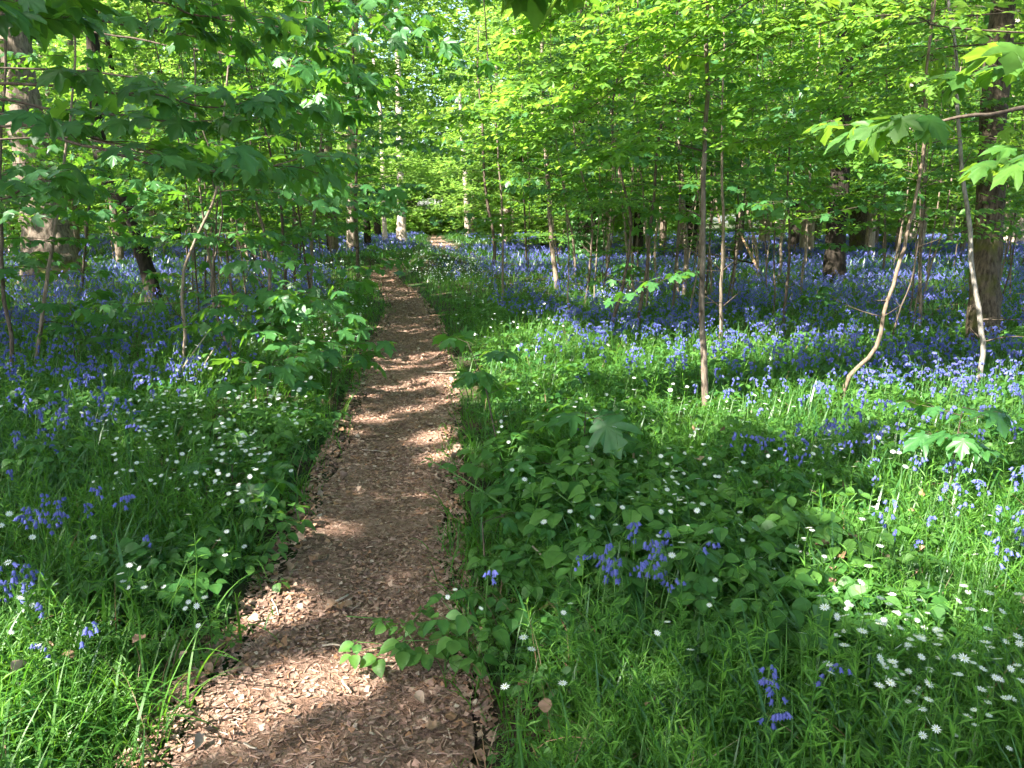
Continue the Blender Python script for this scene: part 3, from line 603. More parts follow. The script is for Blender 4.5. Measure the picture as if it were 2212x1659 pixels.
overhang('sycamore_tree', 'young sycamore whose long leafy branches reach in from the left over the bluebells', (-3.3, 2.9), [
    ([(-200, 190, 3.1), (0, 181, 3.0), (115, 181, 2.95), (230, 195, 2.9), (330, 205, 2.9), (450, 232, 2.9), (590, 210, 2.9)], .088),
    ([(-150, 205, 3.4), (0, 215, 3.3), (100, 233, 3.3), (195, 240, 3.3), (330, 255, 3.2), (430, 263, 3.2), (560, 262, 3.2)], .088),
    ([(-150, 190, 2.9), (0, 244, 2.85), (120, 290, 2.85), (250, 335, 2.8), (350, 365, 2.8), (420, 372, 2.8), (560, 372, 2.75), (650, 345, 2.7)], .092),
    ([(-150, 285, 3.4), (0, 276, 3.3), (100, 275, 3.3), (200, 297, 3.3), (300, 325, 3.25), (420, 370, 3.2), (520, 380, 3.2)], .092),
    ([(-260, -60, 2.6), (-140, -20, 2.5), (-60, 20, 2.45), (10, 50, 2.4)], .11),
    ([(-150, -100, 3.8), (100, -10, 3.6), (205, 43, 3.5), (330, 68, 3.5), (420, 80, 3.5)], .085),
    ([(0, -160, 3.6), (200, -60, 3.4), (330, 0, 3.3), (400, 25, 3.3), (470, 32, 3.3), (600, 60, 3.4), (720, 110, 3.5)], .088),
    ([(-150, 420, 3.6), (0, 430, 3.5), (60, 400, 3.4), (110, 410, 3.4)], .095),
    ([(-100, -190, 2.7), (120, -120, 2.6), (200, -60, 2.5), (245, -30, 2.5)], .095)], .125, M_BARKG, height=3.6, step=.24, t00=.40)
overhang('sycamore_tree', 'sycamore standing left of the path with drooping dark leaves at the top centre', (-4.7, 5.2), [
    ([(-60, -150, 5.2), (300, -80, 5.1), (560, -20, 5.0), (720, 20, 4.9), (820, 45, 4.8), (870, 90, 4.7)], .115),
    ([(100, 60, 5.1), (400, 110, 5.0), (600, 140, 4.9), (700, 160, 4.9), (790, 190, 4.8)], .115),
    ([(100, 150, 5.2), (400, 190, 5.1), (600, 230, 5.0), (740, 260, 4.9)], .115),
    ([(100, 300, 5.2), (350, 340, 5.1), (600, 380, 5.0), (720, 400, 4.9)], .115)], .13, M_BARKG, height=4.4, sub=.5, step=.26, t00=.4)
overhang('sycamore_tree', 'sycamore whose few large leaves hang into the right picture edge', (2.6, 1.9), [
    ([(2400, 215, 2.05), (2200, 235, 2.0), (2090, 252, 1.95), (2010, 265, 1.98), (1925, 280, 1.97)], .082),
    ([(2450, 90, 2.3), (2330, 110, 2.3), (2250, 130, 2.3), (2190, 150, 2.3)], .09),
    ([(2450, 320, 2.3), (2330, 330, 2.3), (2230, 345, 2.3)], .08),
    ([(2300, -190, 2.6), (1900, -130, 2.6), (1700, -80, 2.6), (1560, -55, 2.6), (1420, -45, 2.55), (1300, -45, 2.5), (1150, -40, 2.5)], .13)], .10, M_BARKG, height=3.4, sub=.16, mat=M_MID, step=.7, t00=.74)
# beech boughs sweeping down from the upper right
overhang('beech_tree', 'beech behind the straight sapling with a pale green bough sweeping down to the left', (5.3, 6.4), [
    ([(2000, -180, 6.2), (1700, -70, 5.9), (1500, 20, 5.6), (1350, 90, 5.4), (1200, 165, 5.2), (1080, 235, 5.1), (1020, 262, 5.0)], .072),
    ([(1950, -120, 6.2), (1650, -10, 5.9), (1480, 90, 5.7), (1350, 170, 5.5), (1240, 250, 5.4), (1160, 320, 5.3)], .072),
    ([(1950, -60, 6.4), (1750, 30, 6.2), (1620, 120, 6.0), (1500, 210, 5.9), (1400, 300, 5.8), (1330, 350, 5.7)], .072),
    ([(2050, 40, 6.4), (1900, 80, 6.2), (1760, 150, 6.0), (1640, 230, 5.9), (1560, 300, 5.8)], .072),
    ([(2080, 100, 6.6), (1980, 130, 6.5), (1860, 190, 6.4), (1760, 260, 6.3), (1690, 310, 6.2)], .072),
    ([(1900, -170, 5.8), (1600, -120, 5.4), (1400, -60, 5.2), (1260, 0, 5.0), (1150, 60, 5.0)], .072),
    ([(2060, 60, 6.0), (2000, 40, 5.8), (1850, 40, 5.6), (1700, 70, 5.5), (1600, 110, 5.4)], .072),
    ([(2140, 150, 6.6), (2060, 190, 6.5), (1960, 240, 6.4), (1880, 310, 6.3), (1830, 340, 6.2)], .072)], .072, M_TWIGP, 'oval', M_BEECH, height=5.2, r0=.05, step=.085, t00=.3)

# random understorey saplings, each its own thing
GL = 'saplings of the left-hand understorey'; GR = 'saplings of the right-hand understorey'
def scatter_sap(n, side, y0, y1, z0, zl):
    out = []; tries = 0
    while len(out) < n and tries < 4000:
        tries += 1; y = rng.uniform(y0, y1); x = (rng.uniform(-.72, -.13) if side < 0 else rng.uniform(-.02, .72))*y
        d, s = pdist(np.array(x), np.array(y))
        px = 1106+FPX*x/y
        if (-60 < px < 400 and y < 21) or (1700 < px < 1915 and y < 21) or (px > 2060 and y < 11) or (1150 < px < 1560 and y < 8): continue
        if d < 1.3 or any((x-a)**2+(y-b)**2 < 1.1 for a, b in out): continue
        out.append((x, y))
    return sorted(out)
def order_word(k): return ['first', 'second', 'third', 'fourth', 'fifth', 'sixth', 'seventh', 'eighth', 'ninth', 'tenth', 'eleventh', 'twelfth', 'thirteenth', 'fourteenth', 'fifteenth', 'sixteenth', 'seventeenth', 'eighteenth', 'nineteenth', 'twentieth', 'twenty-first', 'twenty-second', 'twenty-third', 'twenty-fourth', 'twenty-fifth', 'twenty-sixth', 'twenty-seventh', 'twenty-eighth', 'twenty-ninth', 'thirtieth', 'thirty-first', 'thirty-second', 'thirty-third', 'thirty-fourth', 'thirty-fifth'][k]
def band(n, side, y0, y1, where, z0, zt, size, fill, kinds):
    pts = sorted(scatter_sap(n, side, y0, y1, 0, 0), key=lambda q: q[0]/q[1])
    for k, (x, y) in enumerate(pts):
        kd = 'palm' if rng.random() < kinds else 'oval'
        col = rng.choice(3); bk = (M_TWIGP, M_TWIG, M_BARKG)[col]; ht = rng.uniform(*zt)
        lab = f"{('pale', 'dark', 'grey-brown')[col]} sapling with {'lobed' if kd == 'palm' else 'small oval'} leaves, {order_word(k)} from the left {where}"
        wpx = rng.uniform(.022, .055)*FPX/y
        sapling('sapling', lab, None, [], wpx, kd, bk, z0+rng.uniform(-.1, .7), ht, int(ht*3.6), (.9, 2.0), size*(1.5 if kd == 'palm' else 1), GL if side < 0 else GR, base=(x, y), height=ht, lod=1, fill=fill, leafmat=M_MID if kd == 'oval' else M_SYC)
band(13, -1, 9, 16, 'in the near left understorey', .9, (4.5, 6.5), .085, .9, .6)
band(9, -1, 6.5, 12, 'in the low left thicket', .45, (1.8, 3.0), .085, 1.0, .85)
band(24, -1, 16, 30, 'in the farther left understorey', 1.0, (6, 10), .11, .8, .35)
band(17, 1, 9, 15, 'in the front right thicket', 1.15, (3.0, 4.6), .075, 1.0, .4)
band(12, 1, 10, 17, 'in the near right understorey', 1.6, (5, 7), .085, 1.0, .4)
band(30, 1, 17, 32, 'in the farther right understorey', 1.5, (6, 10.5), .11, 1.0, .35)

# ---- far trees share crown meshes
def far_crown(seed, H, Rm, n, zlow):
    g = Geo(); lay = 16; zs = np.sort(rng.uniform(zlow, H, lay)); P_ = []
    for z in zs:
        r = Rm*(1-.55*((z-zlow)/(H-zlow))**2); m = n//lay; c = rng.normal(size=2)*.35*Rm*.5
        k = 7; ca = rng.random(k)*6.28; cr = r*np.sqrt(rng.random(k)); w = rng.integers(0, k, m)
        x = c[0]+np.cos(ca[w])*cr[w]+rng.normal(size=m)*.34; y = c[1]+np.sin(ca[w])*cr[w]+rng.normal(size=m)*.34
        P_.append(np.stack([x, y, z+rng.normal(size=m)*.13-.08*(x*x+y*y)/Rm], -1))
    p = np.concatenate(P_); f = rn(len(p), 1); f[:, 2] *= .25
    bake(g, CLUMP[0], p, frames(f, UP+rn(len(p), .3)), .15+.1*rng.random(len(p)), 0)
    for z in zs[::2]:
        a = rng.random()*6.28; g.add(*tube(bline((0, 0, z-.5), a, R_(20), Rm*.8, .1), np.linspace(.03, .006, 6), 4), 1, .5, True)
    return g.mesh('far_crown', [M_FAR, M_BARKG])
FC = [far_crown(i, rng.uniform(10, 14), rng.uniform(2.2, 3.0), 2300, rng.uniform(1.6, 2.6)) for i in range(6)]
LOWC = [far_crown(10+i, rng.uniform(4, 6), rng.uniform(1.5, 2.1), 1800, .4) for i in range(4)]
def far_trunk(r, h):
    g = Geo(); w = rng.normal(size=2)*.3
    ln = spline([(0, 0, -.2), (w[0]*.3, w[1]*.3, h*.3), (w[0], w[1], h*.65), (w[0]*1.3, w[1]*1.3, h)], 14)
    g.add(*tube(ln, r*np.linspace(1.15, .4, 14), 9, .12, rng.integers(99)), 0, .5, True); return g
TR = {}
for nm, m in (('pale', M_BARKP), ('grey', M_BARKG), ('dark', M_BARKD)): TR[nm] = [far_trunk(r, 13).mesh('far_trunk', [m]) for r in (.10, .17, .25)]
def far_band(n, y0, y1, where, group, thin=False):
    pts = []; tries = 0
    while len(pts) < n and tries < 6000:
        tries += 1; y = rng.uniform(y0, y1); x = rng.uniform(-.78, .78)*y; d, s = pdist(np.array(x), np.array(y))
        if (d < 2.2 and y < 75) or any((x-a)**2+(y-b)**2 < 3 for a, b in pts): continue
        pts.append((x, y))
    pts.sort(key=lambda q: q[0]/q[1]); h = n//2
    for k, (x, y) in enumerate(pts):
        c = ('pale', 'grey', 'dark')[rng.choice(3, p=[.5, .35, .15])]; th = rng.choice(3)
        side = 'left' if x < np.interp(y, YY, (LX+RX)/2) else 'right'
        o = thing('woodland_tree', f"{('slim', 'medium', 'thick')[th]} {c} trunk under light leaves, {order_word(k)} from left {where}", 'tree', (x, y, float(gh(np.array(x), np.array(y)))), rng.random()*6.28, group)
        s = rng.uniform(.85, 1.25)
        a = bpy.data.objects.new('trunk', TR[c][th]); C.objects.link(a); a.parent = o
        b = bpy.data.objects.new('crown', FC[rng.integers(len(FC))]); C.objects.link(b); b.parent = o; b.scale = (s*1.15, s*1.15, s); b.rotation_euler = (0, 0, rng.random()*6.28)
far_band(24, 26, 36, 'just behind the saplings', 'trees behind the saplings')
far_band(29, 36, 50, 'in the far wood', 'trees of the far wood')
far_band(30, 50, 75, 'in the backmost wood', 'trees in the backmost wood')
k = 0
pts = []
for i in range(400):
    y = rng.uniform(30, 70); x = rng.uniform(-.75, .75)*y; d, s = pdist(np.array(x), np.array(y))
    if d > 1.8 and len(pts) < 30 and all((x-a)**2+(y-b)**2 > 6 for a, b in pts): pts.append((x, y))
pts += [(-9.6, 72.), (-7.4, 75.), (-5.2, 73.), (-11.5, 76.), (-3.2, 77.)]
pts.sort(key=lambda q: q[0]/q[1])
for k, (x, y) in enumerate(pts):
    o = bpy.data.objects.new('bush', LOWC[k % 4]); C.objects.link(o); o.location = (x, y, float(gh(np.array(x), np.array(y)))-.2); o.rotation_euler = (0, 0, rng.random()*6.28)
    if y > 71: o.scale = (1.5, 1.5, 1.5)
    tag(o, f"low light green bush between far trunks, {order_word(k)} from the left of the far bushes", 'bush', 'bushes between the far trunks')
# the closing mass of the wood
def woodland():
    g = Geo(); n = 150000; a = rng.uniform(-.8, .8, n); y = rng.uniform(74, 96, n); x = a*y; z = 30*rng.random(n)**1.4-.5
    m = fbm(x*.12, z*.35, 77) > .30; x, y, z = x[m], y[m], z[m]; n = len(x)
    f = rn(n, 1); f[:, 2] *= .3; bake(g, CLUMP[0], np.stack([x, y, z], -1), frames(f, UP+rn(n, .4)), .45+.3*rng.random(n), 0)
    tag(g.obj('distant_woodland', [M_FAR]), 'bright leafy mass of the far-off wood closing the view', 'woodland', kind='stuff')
woodland()

# ================================================================== GROUND PLANTS
def polar(n, r0, r1, half=.74):
    r = np.exp(rng.uniform(math.log(r0), math.log(r1), n)); a = rng.uniform(-half, half, n); return r*np.sin(a), r*np.cos(a)
def unif(n, r0, r1, half=.72):
    r = np.sqrt(rng.uniform(r0*r0, r1*r1, n)); a = rng.uniform(-half, half, n); return r*np.sin(a), r*np.cos(a)
def D_blue(x, y):
    d, s = pdist(x, y); px, py = project(x, y, .2)
    dm = np.where(s > 0, np.interp(y, [2.5, 4, 6, 8, 11, 20, 28], [4.0, 2.3, 1.6, 1.1, 1.0, .9, 1.6]), np.interp(y, [2.5, 4, 6, 9, 20], [2.0, 1.3, .9, 1.1, .8]))
    w = sstep(dm-.3, dm+.9, d)*(.35+.65*sstep(.3, .62, fbm(x*.55, y*.55, 61)))
    return w*np.where((s < 0) & (y < 7), 1.5, 1)
def D_white(x, y):
    d, s = pdist(x, y); c = fbm(x*.8, y*.8, 71)
    w = sstep(.1, .5, d)*sstep(3.0, 1.2, d)*sstep(.34, .62, c)
    px, py = project(x, y, .3); w = w*.34
    for cx, cy, rx, ry, v in ((1990, 1480, 340, 200, 1.9), (1300, 1080, 260, 130, .55), (1600, 1100, 260, 130, .35), (720, 730, 120, 85, 2.4), (420, 960, 280, 120, .8), (640, 900, 120, 80, .9), (960, 590, 90, 25, 1.5), (1330, 660, 100, 25, 1.2), (1060, 720, 120, 50, .5), (130, 1270, 140, 60, .9)):
        w = np.maximum(w, v*sstep(1.4, .3, ((px-cx)/rx)**2+((py-cy)/ry)**2))
    return w*sstep(.06, .25, d)
def blades(geo, x, y, L, w, th0, bend, segs, tint, zoff=-.01):
    n = len(x); az = rng.random(n)*6.283; t = np.linspace(0, 1, segs+1); th = th0[:, None]+bend[:, None]*t[None]
    ds = L[:, None]/segs; hx = np.concatenate([np.zeros((n, 1)), np.cumsum(np.sin(th[:, 1:])*ds, 1)], 1); hz = np.concatenate([np.zeros((n, 1)), np.cumsum(np.cos(th[:, 1:])*ds, 1)], 1)
    z = gh(x, y)+zoff; cx = x[:, None]+np.cos(az)[:, None]*hx; cy = y[:, None]+np.sin(az)[:, None]*hx; cz = z[:, None]+hz
    ww = w[:, None]*(1-t[None]**2.2)*.5; sx = -np.sin(az)[:, None]*ww; sy = np.cos(az)[:, None]*ww
    a = np.stack([cx-sx, cy-sy, cz], -1); b = np.stack([cx+sx, cy+sy, cz], -1)
    V = np.concatenate([np.stack([a[:, :-1], b[:, :-1]], 2).reshape(n, -1, 3), a[:, -1:]], 1); k = 2*segs+1
    F = []
    for i in range(segs-1): F += [(2*i, 2*i+1, 2*i+3), (2*i, 2*i+3, 2*i+2)]
    F.append((2*segs-2, 2*segs-1, 2*segs)); F = np.array(F)
    geo.add(V.reshape(-1, 3), (F[None]+(np.arange(n)*k)[:, None, None]).reshape(-1, 3), 0, np.repeat(tint, k), True)
def bramble_zone(x, y):
    px, py = project(x, y, .2); c = np.zeros(np.shape(px))
    for ex, ey, ea, eb in ((1450, 1230, 400, 200), (430, 1240, 240, 90), (620, 1000, 130, 150), (1180, 1040, 150, 90), (1850, 1330, 200, 120)): c = np.maximum(c, sstep(1.25, .6, ((px-ex)/ea)**2+((py-ey)/eb)**2))
    return c*sstep(.25, .5, fbm(x*2.2, y*2.2, 47))
def build_grass():
    g = Geo(); x, y = polar(135000, 1.25, 28)
    d, s = pdist(x, y); c = fbm(x*1.4, y*1.4, 31)
    keep = rng.random(len(x)) < sstep(-.10, .20, d+.30*(c-.5))*(.25+.75*sstep(.35, .62, c))*(1-.72*bramble_zone(x, y)); x, y, d = x[keep], y[keep], d[keep]; n = len(x)
    r = np.hypot(x, y); L = rng.uniform(.10, .38, n)*(.55+.45*sstep(0, .6, d)); w = rng.uniform(.003, .0065, n)*(1+r*.10)
    blades(g, x, y, L, w, np.abs(rng.normal(size=n))*.25, np.abs(rng.normal(size=n))*.9+.2, 4, rng.random(n)*.6+.4*fbm(x*.8, y*.8, 5))
    x, y = polar(9000, 1.3, 10); d, s = pdist(x, y); keep = (rng.random(len(x)) < sstep(-.05, .2, d)*sstep(.35, .6, fbm(x*.9, y*.9, 37))*(1-.7*bramble_zone(x, y))); x, y = x[keep], y[keep]; n = len(x)
    blades(g, x, y, rng.uniform(.28, .5, n), rng.uniform(.006, .011, n), np.abs(rng.normal(size=n))*.3, rng.uniform(.6, 2.1, n), 6, rng.random(n))
    tag(g.obj('grass', [M_GRASS]), 'fine green grass along both banks of the path', 'grass', kind='stuff')
    g = Geo(); x, y = polar(60000, 1.5, 30); d, s = pdist(x, y); keep = rng.random(len(x)) < sstep(.1, .6, d)*(.25+.75*D_blue(x, y)); x, y = x[keep], y[keep]; n = len(x); r = np.hypot(x, y)
    blades(g, x, y, rng.uniform(.18, .38, n), rng.uniform(.009, .016, n)*(1+r*.03), np.abs(rng.normal(size=n))*.25+.1, np.abs(rng.normal(size=n))*.9+.3, 4, rng.random(n))
    x, y = unif(70000, 22, 75); d, s = pdist(x, y); keep = d > .3; x, y = x[keep], y[keep]; n = len(x)
    blades(g, x, y, rng.uniform(.2, .42, n), rng.uniform(.03, .06, n), np.abs(rng.normal(size=n))*.4+.1, np.abs(rng.normal(size=n))*.8, 2, rng.random(n))
    tag(g.obj('bluebell_leaves', [M_STRAP]), 'strap-shaped dark green leaves carpeting the ground under the bluebells', 'ground cover', kind='stuff')
build_grass()
def sprig_tpl(n=6, h=.24):
    g = Geo(); ln = spline([(0, 0, 0), (.015, .01, h*.5), (.0, .02, h)], 6); g.add(*tube(ln, .0012, 3))
    for k in range(n):
        q, d = along(ln, np.array([.2+.8*(k+1)/n])); a = k*1.57+.3
        for s in (0, math.pi):
            f = np.array([[math.cos(a+s), math.sin(a+s), .75]]); bake(g, (np.array([(0, 0, 0), (.09, .4, .02), (0, 1, -.12), (-.09, .4, .02)], float), np.array([(0, 1, 2), (0, 2, 3)])), q, frames(f, UP[None]), .05-.012*k/n, 0, .5)
    return np.concatenate(g.V), np.concatenate(g.F)
SPRIG = [sprig_tpl(6, .22), sprig_tpl(5, .17), sprig_tpl(8, .28)]
def build_sprigs():
    g = Geo(); x, y = polar(12500, 1.35, 16); d, s = pdist(x, y); c = fbm(x*1.1, y*1.1, 33)
    keep = rng.random(len(x)) < sstep(.0, .4, d)*sstep(4.5, 2.0, d)*(.25+.75*sstep(.3, .55, c))*(1-.7*bramble_zone(x, y)); x, y, d = x[keep], y[keep], d[keep]; n = len(x); k = rng.integers(0, 3, n)
    f = np.stack([rng.normal(size=n), rng.normal(size=n), 0*x], -1); R = frames(f, UP+rn(n, .22)); p = np.stack([x, y, gh(x, y)-.01], -1); sc = (rng.uniform(.5, 1.05, n)+.4*(rng.random(n) < .15))*(.6+.4*sstep(0, .5, d)); ti = rng.random(n)
    for i in range(3):
        m = k == i; bake(g, SPRIG[i], p[m], R[m], sc[m], 0, ti[m])
    tag(g.obj('stitchwort_leaves', [M_SPRIG]), 'narrow-leaved stitchwort stems thick along both path banks', 'ground cover', kind='stuff')
build_sprigs()
# ---- trifoliate brambles
def bramble_geo(n, spread, h, size):
    g = Geo(); lv = Leaves()
    for k in range(n):
        a = k*2.4+rng.random(); r = spread*math.sqrt((k+.5)/n); tip = np.array([math.cos(a)*r, math.sin(a)*r, h*(.55+.5*rng.random())*(1-.35*r/spread)])
        ln = spline([(0, 0, 0), tip*np.array([.35, .35, .7]), tip], 5); g.add(*tube(ln, .0018, 3), 1, .5, True)
        o = np.array([math.cos(a), math.sin(a), -.1])
        for da in (0, 1.25, -1.25):
            f = rot(o[None], np.array([da+rng.normal()*.15]))[0]; f[2] = -.18+rng.normal()*.12; lv.put(tip+f*.012, f, UP+rng.normal(size=3)*.22, size*(1 if da == 0 else .82)*(.8+.4*rng.random()))
    lv.out(g, [oval(.38, .14, .2, 4), oval(.42, .2, .4, 4), oval(.35, .05, .1, 4)], 0, True); return g
BR = []
for k in range(8):
    n, sp_, h, s = [(7, .16, .16, .065), (10, .22, .2, .06), (5, .12, .2, .07), (12, .26, .24, .072), (8, .2, .13, .055), (4, .1, .12, .06), (9, .2, .32, .052), (6, .15, .28, .058)][k]
    g = bramble_geo(n, sp_, h, s); BR.append(g)
BRM = [g.mesh('bramble', [M_BRAM, M_STEM]) for g in BR]
BT = [(np.concatenate(g.V), np.concatenate(g.F)) for g in BR]
br_px = [(905, 1400), (860, 1385), (330, 1245), (430, 1275), (520, 1240), (390, 1215), (250, 1265), (470, 1215), (560, 1225), (1010, 1390), (1060, 1350), (960, 1430),
         (1250, 1215), (1330, 1250), (1420, 1190), (1500, 1260), (1560, 1200), (1640, 1170), (1690, 1240), (1450, 1140), (1380, 1170), (1600, 1320), (1700, 1400), (1790, 1330),
         (1180, 985), (1110, 1000), (1150, 1050), (600, 985), (560, 1010), (300, 1030), (220, 1080), (520, 1130), (1840, 1230), (1890, 1420), (1330, 1420), (1480, 1440), (1230, 1480),
         (640, 940), (70, 1400), (190, 1330), (1900, 1000), (1750, 1010), (1650, 960), (1480, 1000), (2100, 1350), (2150, 1250)]
def side_words(p):
    d, s = pdist(np.array(p[0]), np.array(p[1])); return 'left' if s < 0 else 'right'
for i, (px, py) in enumerate(br_px):
    p = ground(px, py); o = bpy.data.objects.new('bramble', BRM[i % 6]); C.objects.link(o); o.location = p-[0, 0, .01]; o.rotation_euler = (0, 0, rng.random()*6.28); s = rng.uniform(.8, 1.15); o.scale = (s,)*3
    lab = {0: 'bramble seedling with three pale leaflets standing out on the path edge', 1: 'small bramble seedling lying farthest out on the bare path'}.get(i)
    if lab is None:
        dd = 'close by the camera' if p[1] < 2.9 else ('a few steps ahead' if p[1] < 4.2 else 'well ahead')
        lab = f"low green bramble with three-part leaves on the {side_words(p)} bank {dd}"
    tag(o, lab, 'bramble', 'brambles on the '+side_words(p)+' bank')
def build_under():
    g = Geo(); x, y = polar(5200, 1.5, 14); d, s = pdist(x, y); c = fbm(x*.9, y*.9, 35); px, py = project(x, y, .2)
    for ex, ey, ea, eb in ((1450, 1230, 380, 190), (430, 1240, 230, 80), (620, 1000, 130, 150), (1180, 1040, 150, 90), (1850, 1330, 200, 120)): c = np.maximum(c, .60*sstep(1.2, .6, ((px-ex)/ea)**2+((py-ey)/eb)**2))
    keep = (rng.random(len(x)) < sstep(.05, .5, d)*sstep(.33, .52, c)*(.75+.25*sstep(2.2, 3.4, y))); x, y = x[keep], y[keep]; n = len(x)
    k = rng.integers(0, 8, n); a = rng.random(n)*6.28; R = frames(np.stack([np.cos(a), np.sin(a), 0*a], -1), UP+rn(n, .1)); p = np.stack([x, y, gh(x, y)-.01], -1); sc = rng.uniform(.5, 1.2, n)*(.7+.3*sstep(2, 4, y))*(1+.5*bramble_zone(x, y))*(.75+.25*sstep(.2, .8, d[keep])); ti = rng.random(n)
    for i in range(8):
        m = k == i; bake(g, BT[i], p[m], R[m], sc[m], 0, ti[m])
    tag(g.obj('undergrowth', [M_BRAM]), 'low broad-leaved undergrowth filling the gaps between grasses', 'ground cover', kind='stuff')
build_under()
def build_straw():
    g = Geo(); x, y = polar(2600, 1.4, 10); d, s = pdist(x, y); keep = (d > .02) & (rng.random(len(x)) < .25+.75*sstep(.4, .65, fbm(x*1.3, y*1.3, 39))); x, y = x[keep], y[keep]; n = len(x)
    blades(g, x, y, rng.uniform(.12, .40, n), rng.uniform(.0025, .006, n), np.abs(rng.normal(size=n))*.7, rng.uniform(.2, 1.8, n), 5, rng.random(n))
    tag(g.obj('dry_stalks', [M_DEAD]), 'thin tan dead stalks and withered blades among the green', 'ground cover', kind='stuff')
build_straw()

# ---- bluebells
def bell_tpl(sides=6):
    a = np.linspace(0, 2*math.pi, sides, endpoint=False); V = []
    for r, z in ((.10, 0), (.27, -.15), (.30, -.72)): V += [(math.cos(q)*r, math.sin(q)*r, z) for q in a]
    V += [(math.cos(q)*.60, math.sin(q)*.60, -.98) for q in a+math.pi/sides]
    F = []
    for k in range(2):
        for i in range(sides):
            j = (i+1) % sides; F += [(k*sides+i, k*sides+j, (k+1)*sides+j), (k*sides+i, (k+1)*sides+j, (k+1)*sides+i)]
    F += [(2*sides+i, 2*sides+(i+1) % sides, 3*sides+i) for i in range(sides)]
    return np.array(V), np.array(F)
BELL6 = bell_tpl(6); BELL4 = bell_tpl(4)
BELL3 = (np.array([(0, 0, 0), (.6, 0, -.9), (-.3, .52, -.9), (-.3, -.52, -.9)]), np.array([(0, 1, 2), (0, 2, 3), (0, 3, 1), (1, 3, 2)]))
def bluebell_geo(h, nb, bell, bs, ss=4, single=False):
    st = Geo(); fl = Geo(); lean = rng.uniform(.01, .035); ln = spline([(0, 0, 0), (.0, .0, h*.5), (lean*.4, 0, h*.84), (lean*1.2, 0, h*1.0), (lean*2.2, 0, h*1.0)], 9)
    st.add(*tube(ln, np.linspace(.0028, .0012, 9), ss), 0, .5, True)
    t = np.linspace(.50, 1.0, nb); p, d = along(ln, t); a = rng.normal(size=nb)*1.1
    q = p+np.stack([np.cos(a)*.016, np.sin(a)*.016, -.004+0*a], -1)
    for i in range(nb): st.add(*tube([p[i], (p[i]+q[i])/2+[0, 0, .004], q[i]], .0007, 3, cap=False), 0, .5)
    ax = np.stack([np.cos(a)*.45, np.sin(a)*.45, -np.ones(nb)], -1); ax = norm(ax+rn(nb, .15)); x = norm(np.cross(ax, np.array([0, 1., .1]))); y = np.cross(-ax, x)
    Rm = np.stack([x, y, -ax], -1)
    if single:
        fl = []
        for i in range(nb): f = Geo(); bake(f, bell, q[i:i+1], Rm[i:i+1], bs*(1.1-.3*t[i]+.1*rng.random()), 0, .3+.5*rng.random(1), True); fl.append(f)
        return st, fl
    bake(fl, bell, q, Rm, bs*(1.1-.3*t+.1*rng.random(nb)), 0, .3+.5*rng.random(nb), True)
    return st, fl
def leaves_geo(n=4):
    g = Geo(); blades(g, np.zeros(n), np.zeros(n), rng.uniform(.2, .3, n), rng.uniform(.010, .015, n), rng.uniform(.2, .5, n), rng.uniform(.5, 1.2, n), 5, rng.random(n)); 
    off = gh(np.zeros(1), np.zeros(1))[0]; g.V = [v-[0, 0, off-.01] for v in g.V]; return g
BB = []
for k in range(8):
    st, fl = bluebell_geo(rng.uniform(.24, .42), int(rng.integers(5, 11)), BELL6, .0205, 4, True)
    BB.append((st.mesh('bluebell_stem', [M_STEM]), [f.mesh('bluebell_flower', [M_BELL]) for f in fl], leaves_geo().mesh('bluebell_leaf', [M_STRAP])))
BBS = []
for k in range(6):
    st, fl = bluebell_geo(rng.uniform(.24, .36), int(rng.integers(6, 10)), BELL4, .022, 3); V, F = np.concatenate(st.V), np.concatenate(st.F)
    g = Geo(); g.add(V, F, 1, .5, True); g.V += fl.V; g.F += [f+len(V) for f in fl.F]; g.M += fl.M; g.T += fl.T; g.S += fl.S
    BBS.append(g.mesh('bluebell', [M_BELL, M_STEM]))
groups = [  # clumps seen one by one in the photograph: pixel, spread, number, words
    (1385, 1330, .16, 16, 'violet-blue bluebell of the clump in the right foreground, lit against dark grass'),
    (1310, 1350, .08, 4, 'bluebell at the left side of the right foreground clump'), (1035, 1345, .03, 1, 'lone bluebell drooping at the right edge of the path'),
    (1650, 1670, .05, 3, 'bluebell at the very bottom of the picture, left one of two spots'), (1750, 1640, .03, 1, 'bluebell at the very bottom of the picture, right one of two spots'),
    (2180, 1230, .10, 5, 'pale sunlit bluebell at the right picture edge beside the bright patch'), (1940, 1240, .25, 9, 'bluebell standing in the bright sunlit patch of grass'),
    (2110, 1110, .22, 14, 'pale lilac bluebell behind the bright sunlit patch at the right'), (1760, 1030, .2, 12, 'bluebell in the loose clump under the bent sapling'),
    (1590, 1030, .08, 3, 'bluebell in the small group right of the straight sapling foot'), (1880, 1000, .25, 8, 'bluebell in the shade beneath the blurred sycamore'),
    (170, 1190, .14, 9, 'bluebell in the dark clump on the left bank'), (110, 1210, .12, 4, 'bluebell just left of the dark clump on the left bank'),
    (30, 1370, .06, 5, 'bright bluebell near the left picture edge above the white flowers'), (90, 1370, .05, 4, 'bluebell next to the bright ones near the left edge'),
    (150, 1490, .05, 2, 'bluebell low in the bottom left grass'), (118, 1420, .02, 1, 'single drooping bluebell bell in the bottom left grass'), (370, 1230, .02, 1, 'lone bluebell among brambles on the left bank'),
    (400, 850, .22, 16, 'bluebell lit by the sun by the two dead sticks on the left'), (1370, 830, .35, 14, 'purple bluebell in the sunny grass right of the path'),
    (1250, 960, .12, 4, 'bluebell under the low wide-leaved sycamore'), (1150, 800, .2, 5, 'pale bluebell close to the right path edge')]
cnt = 0
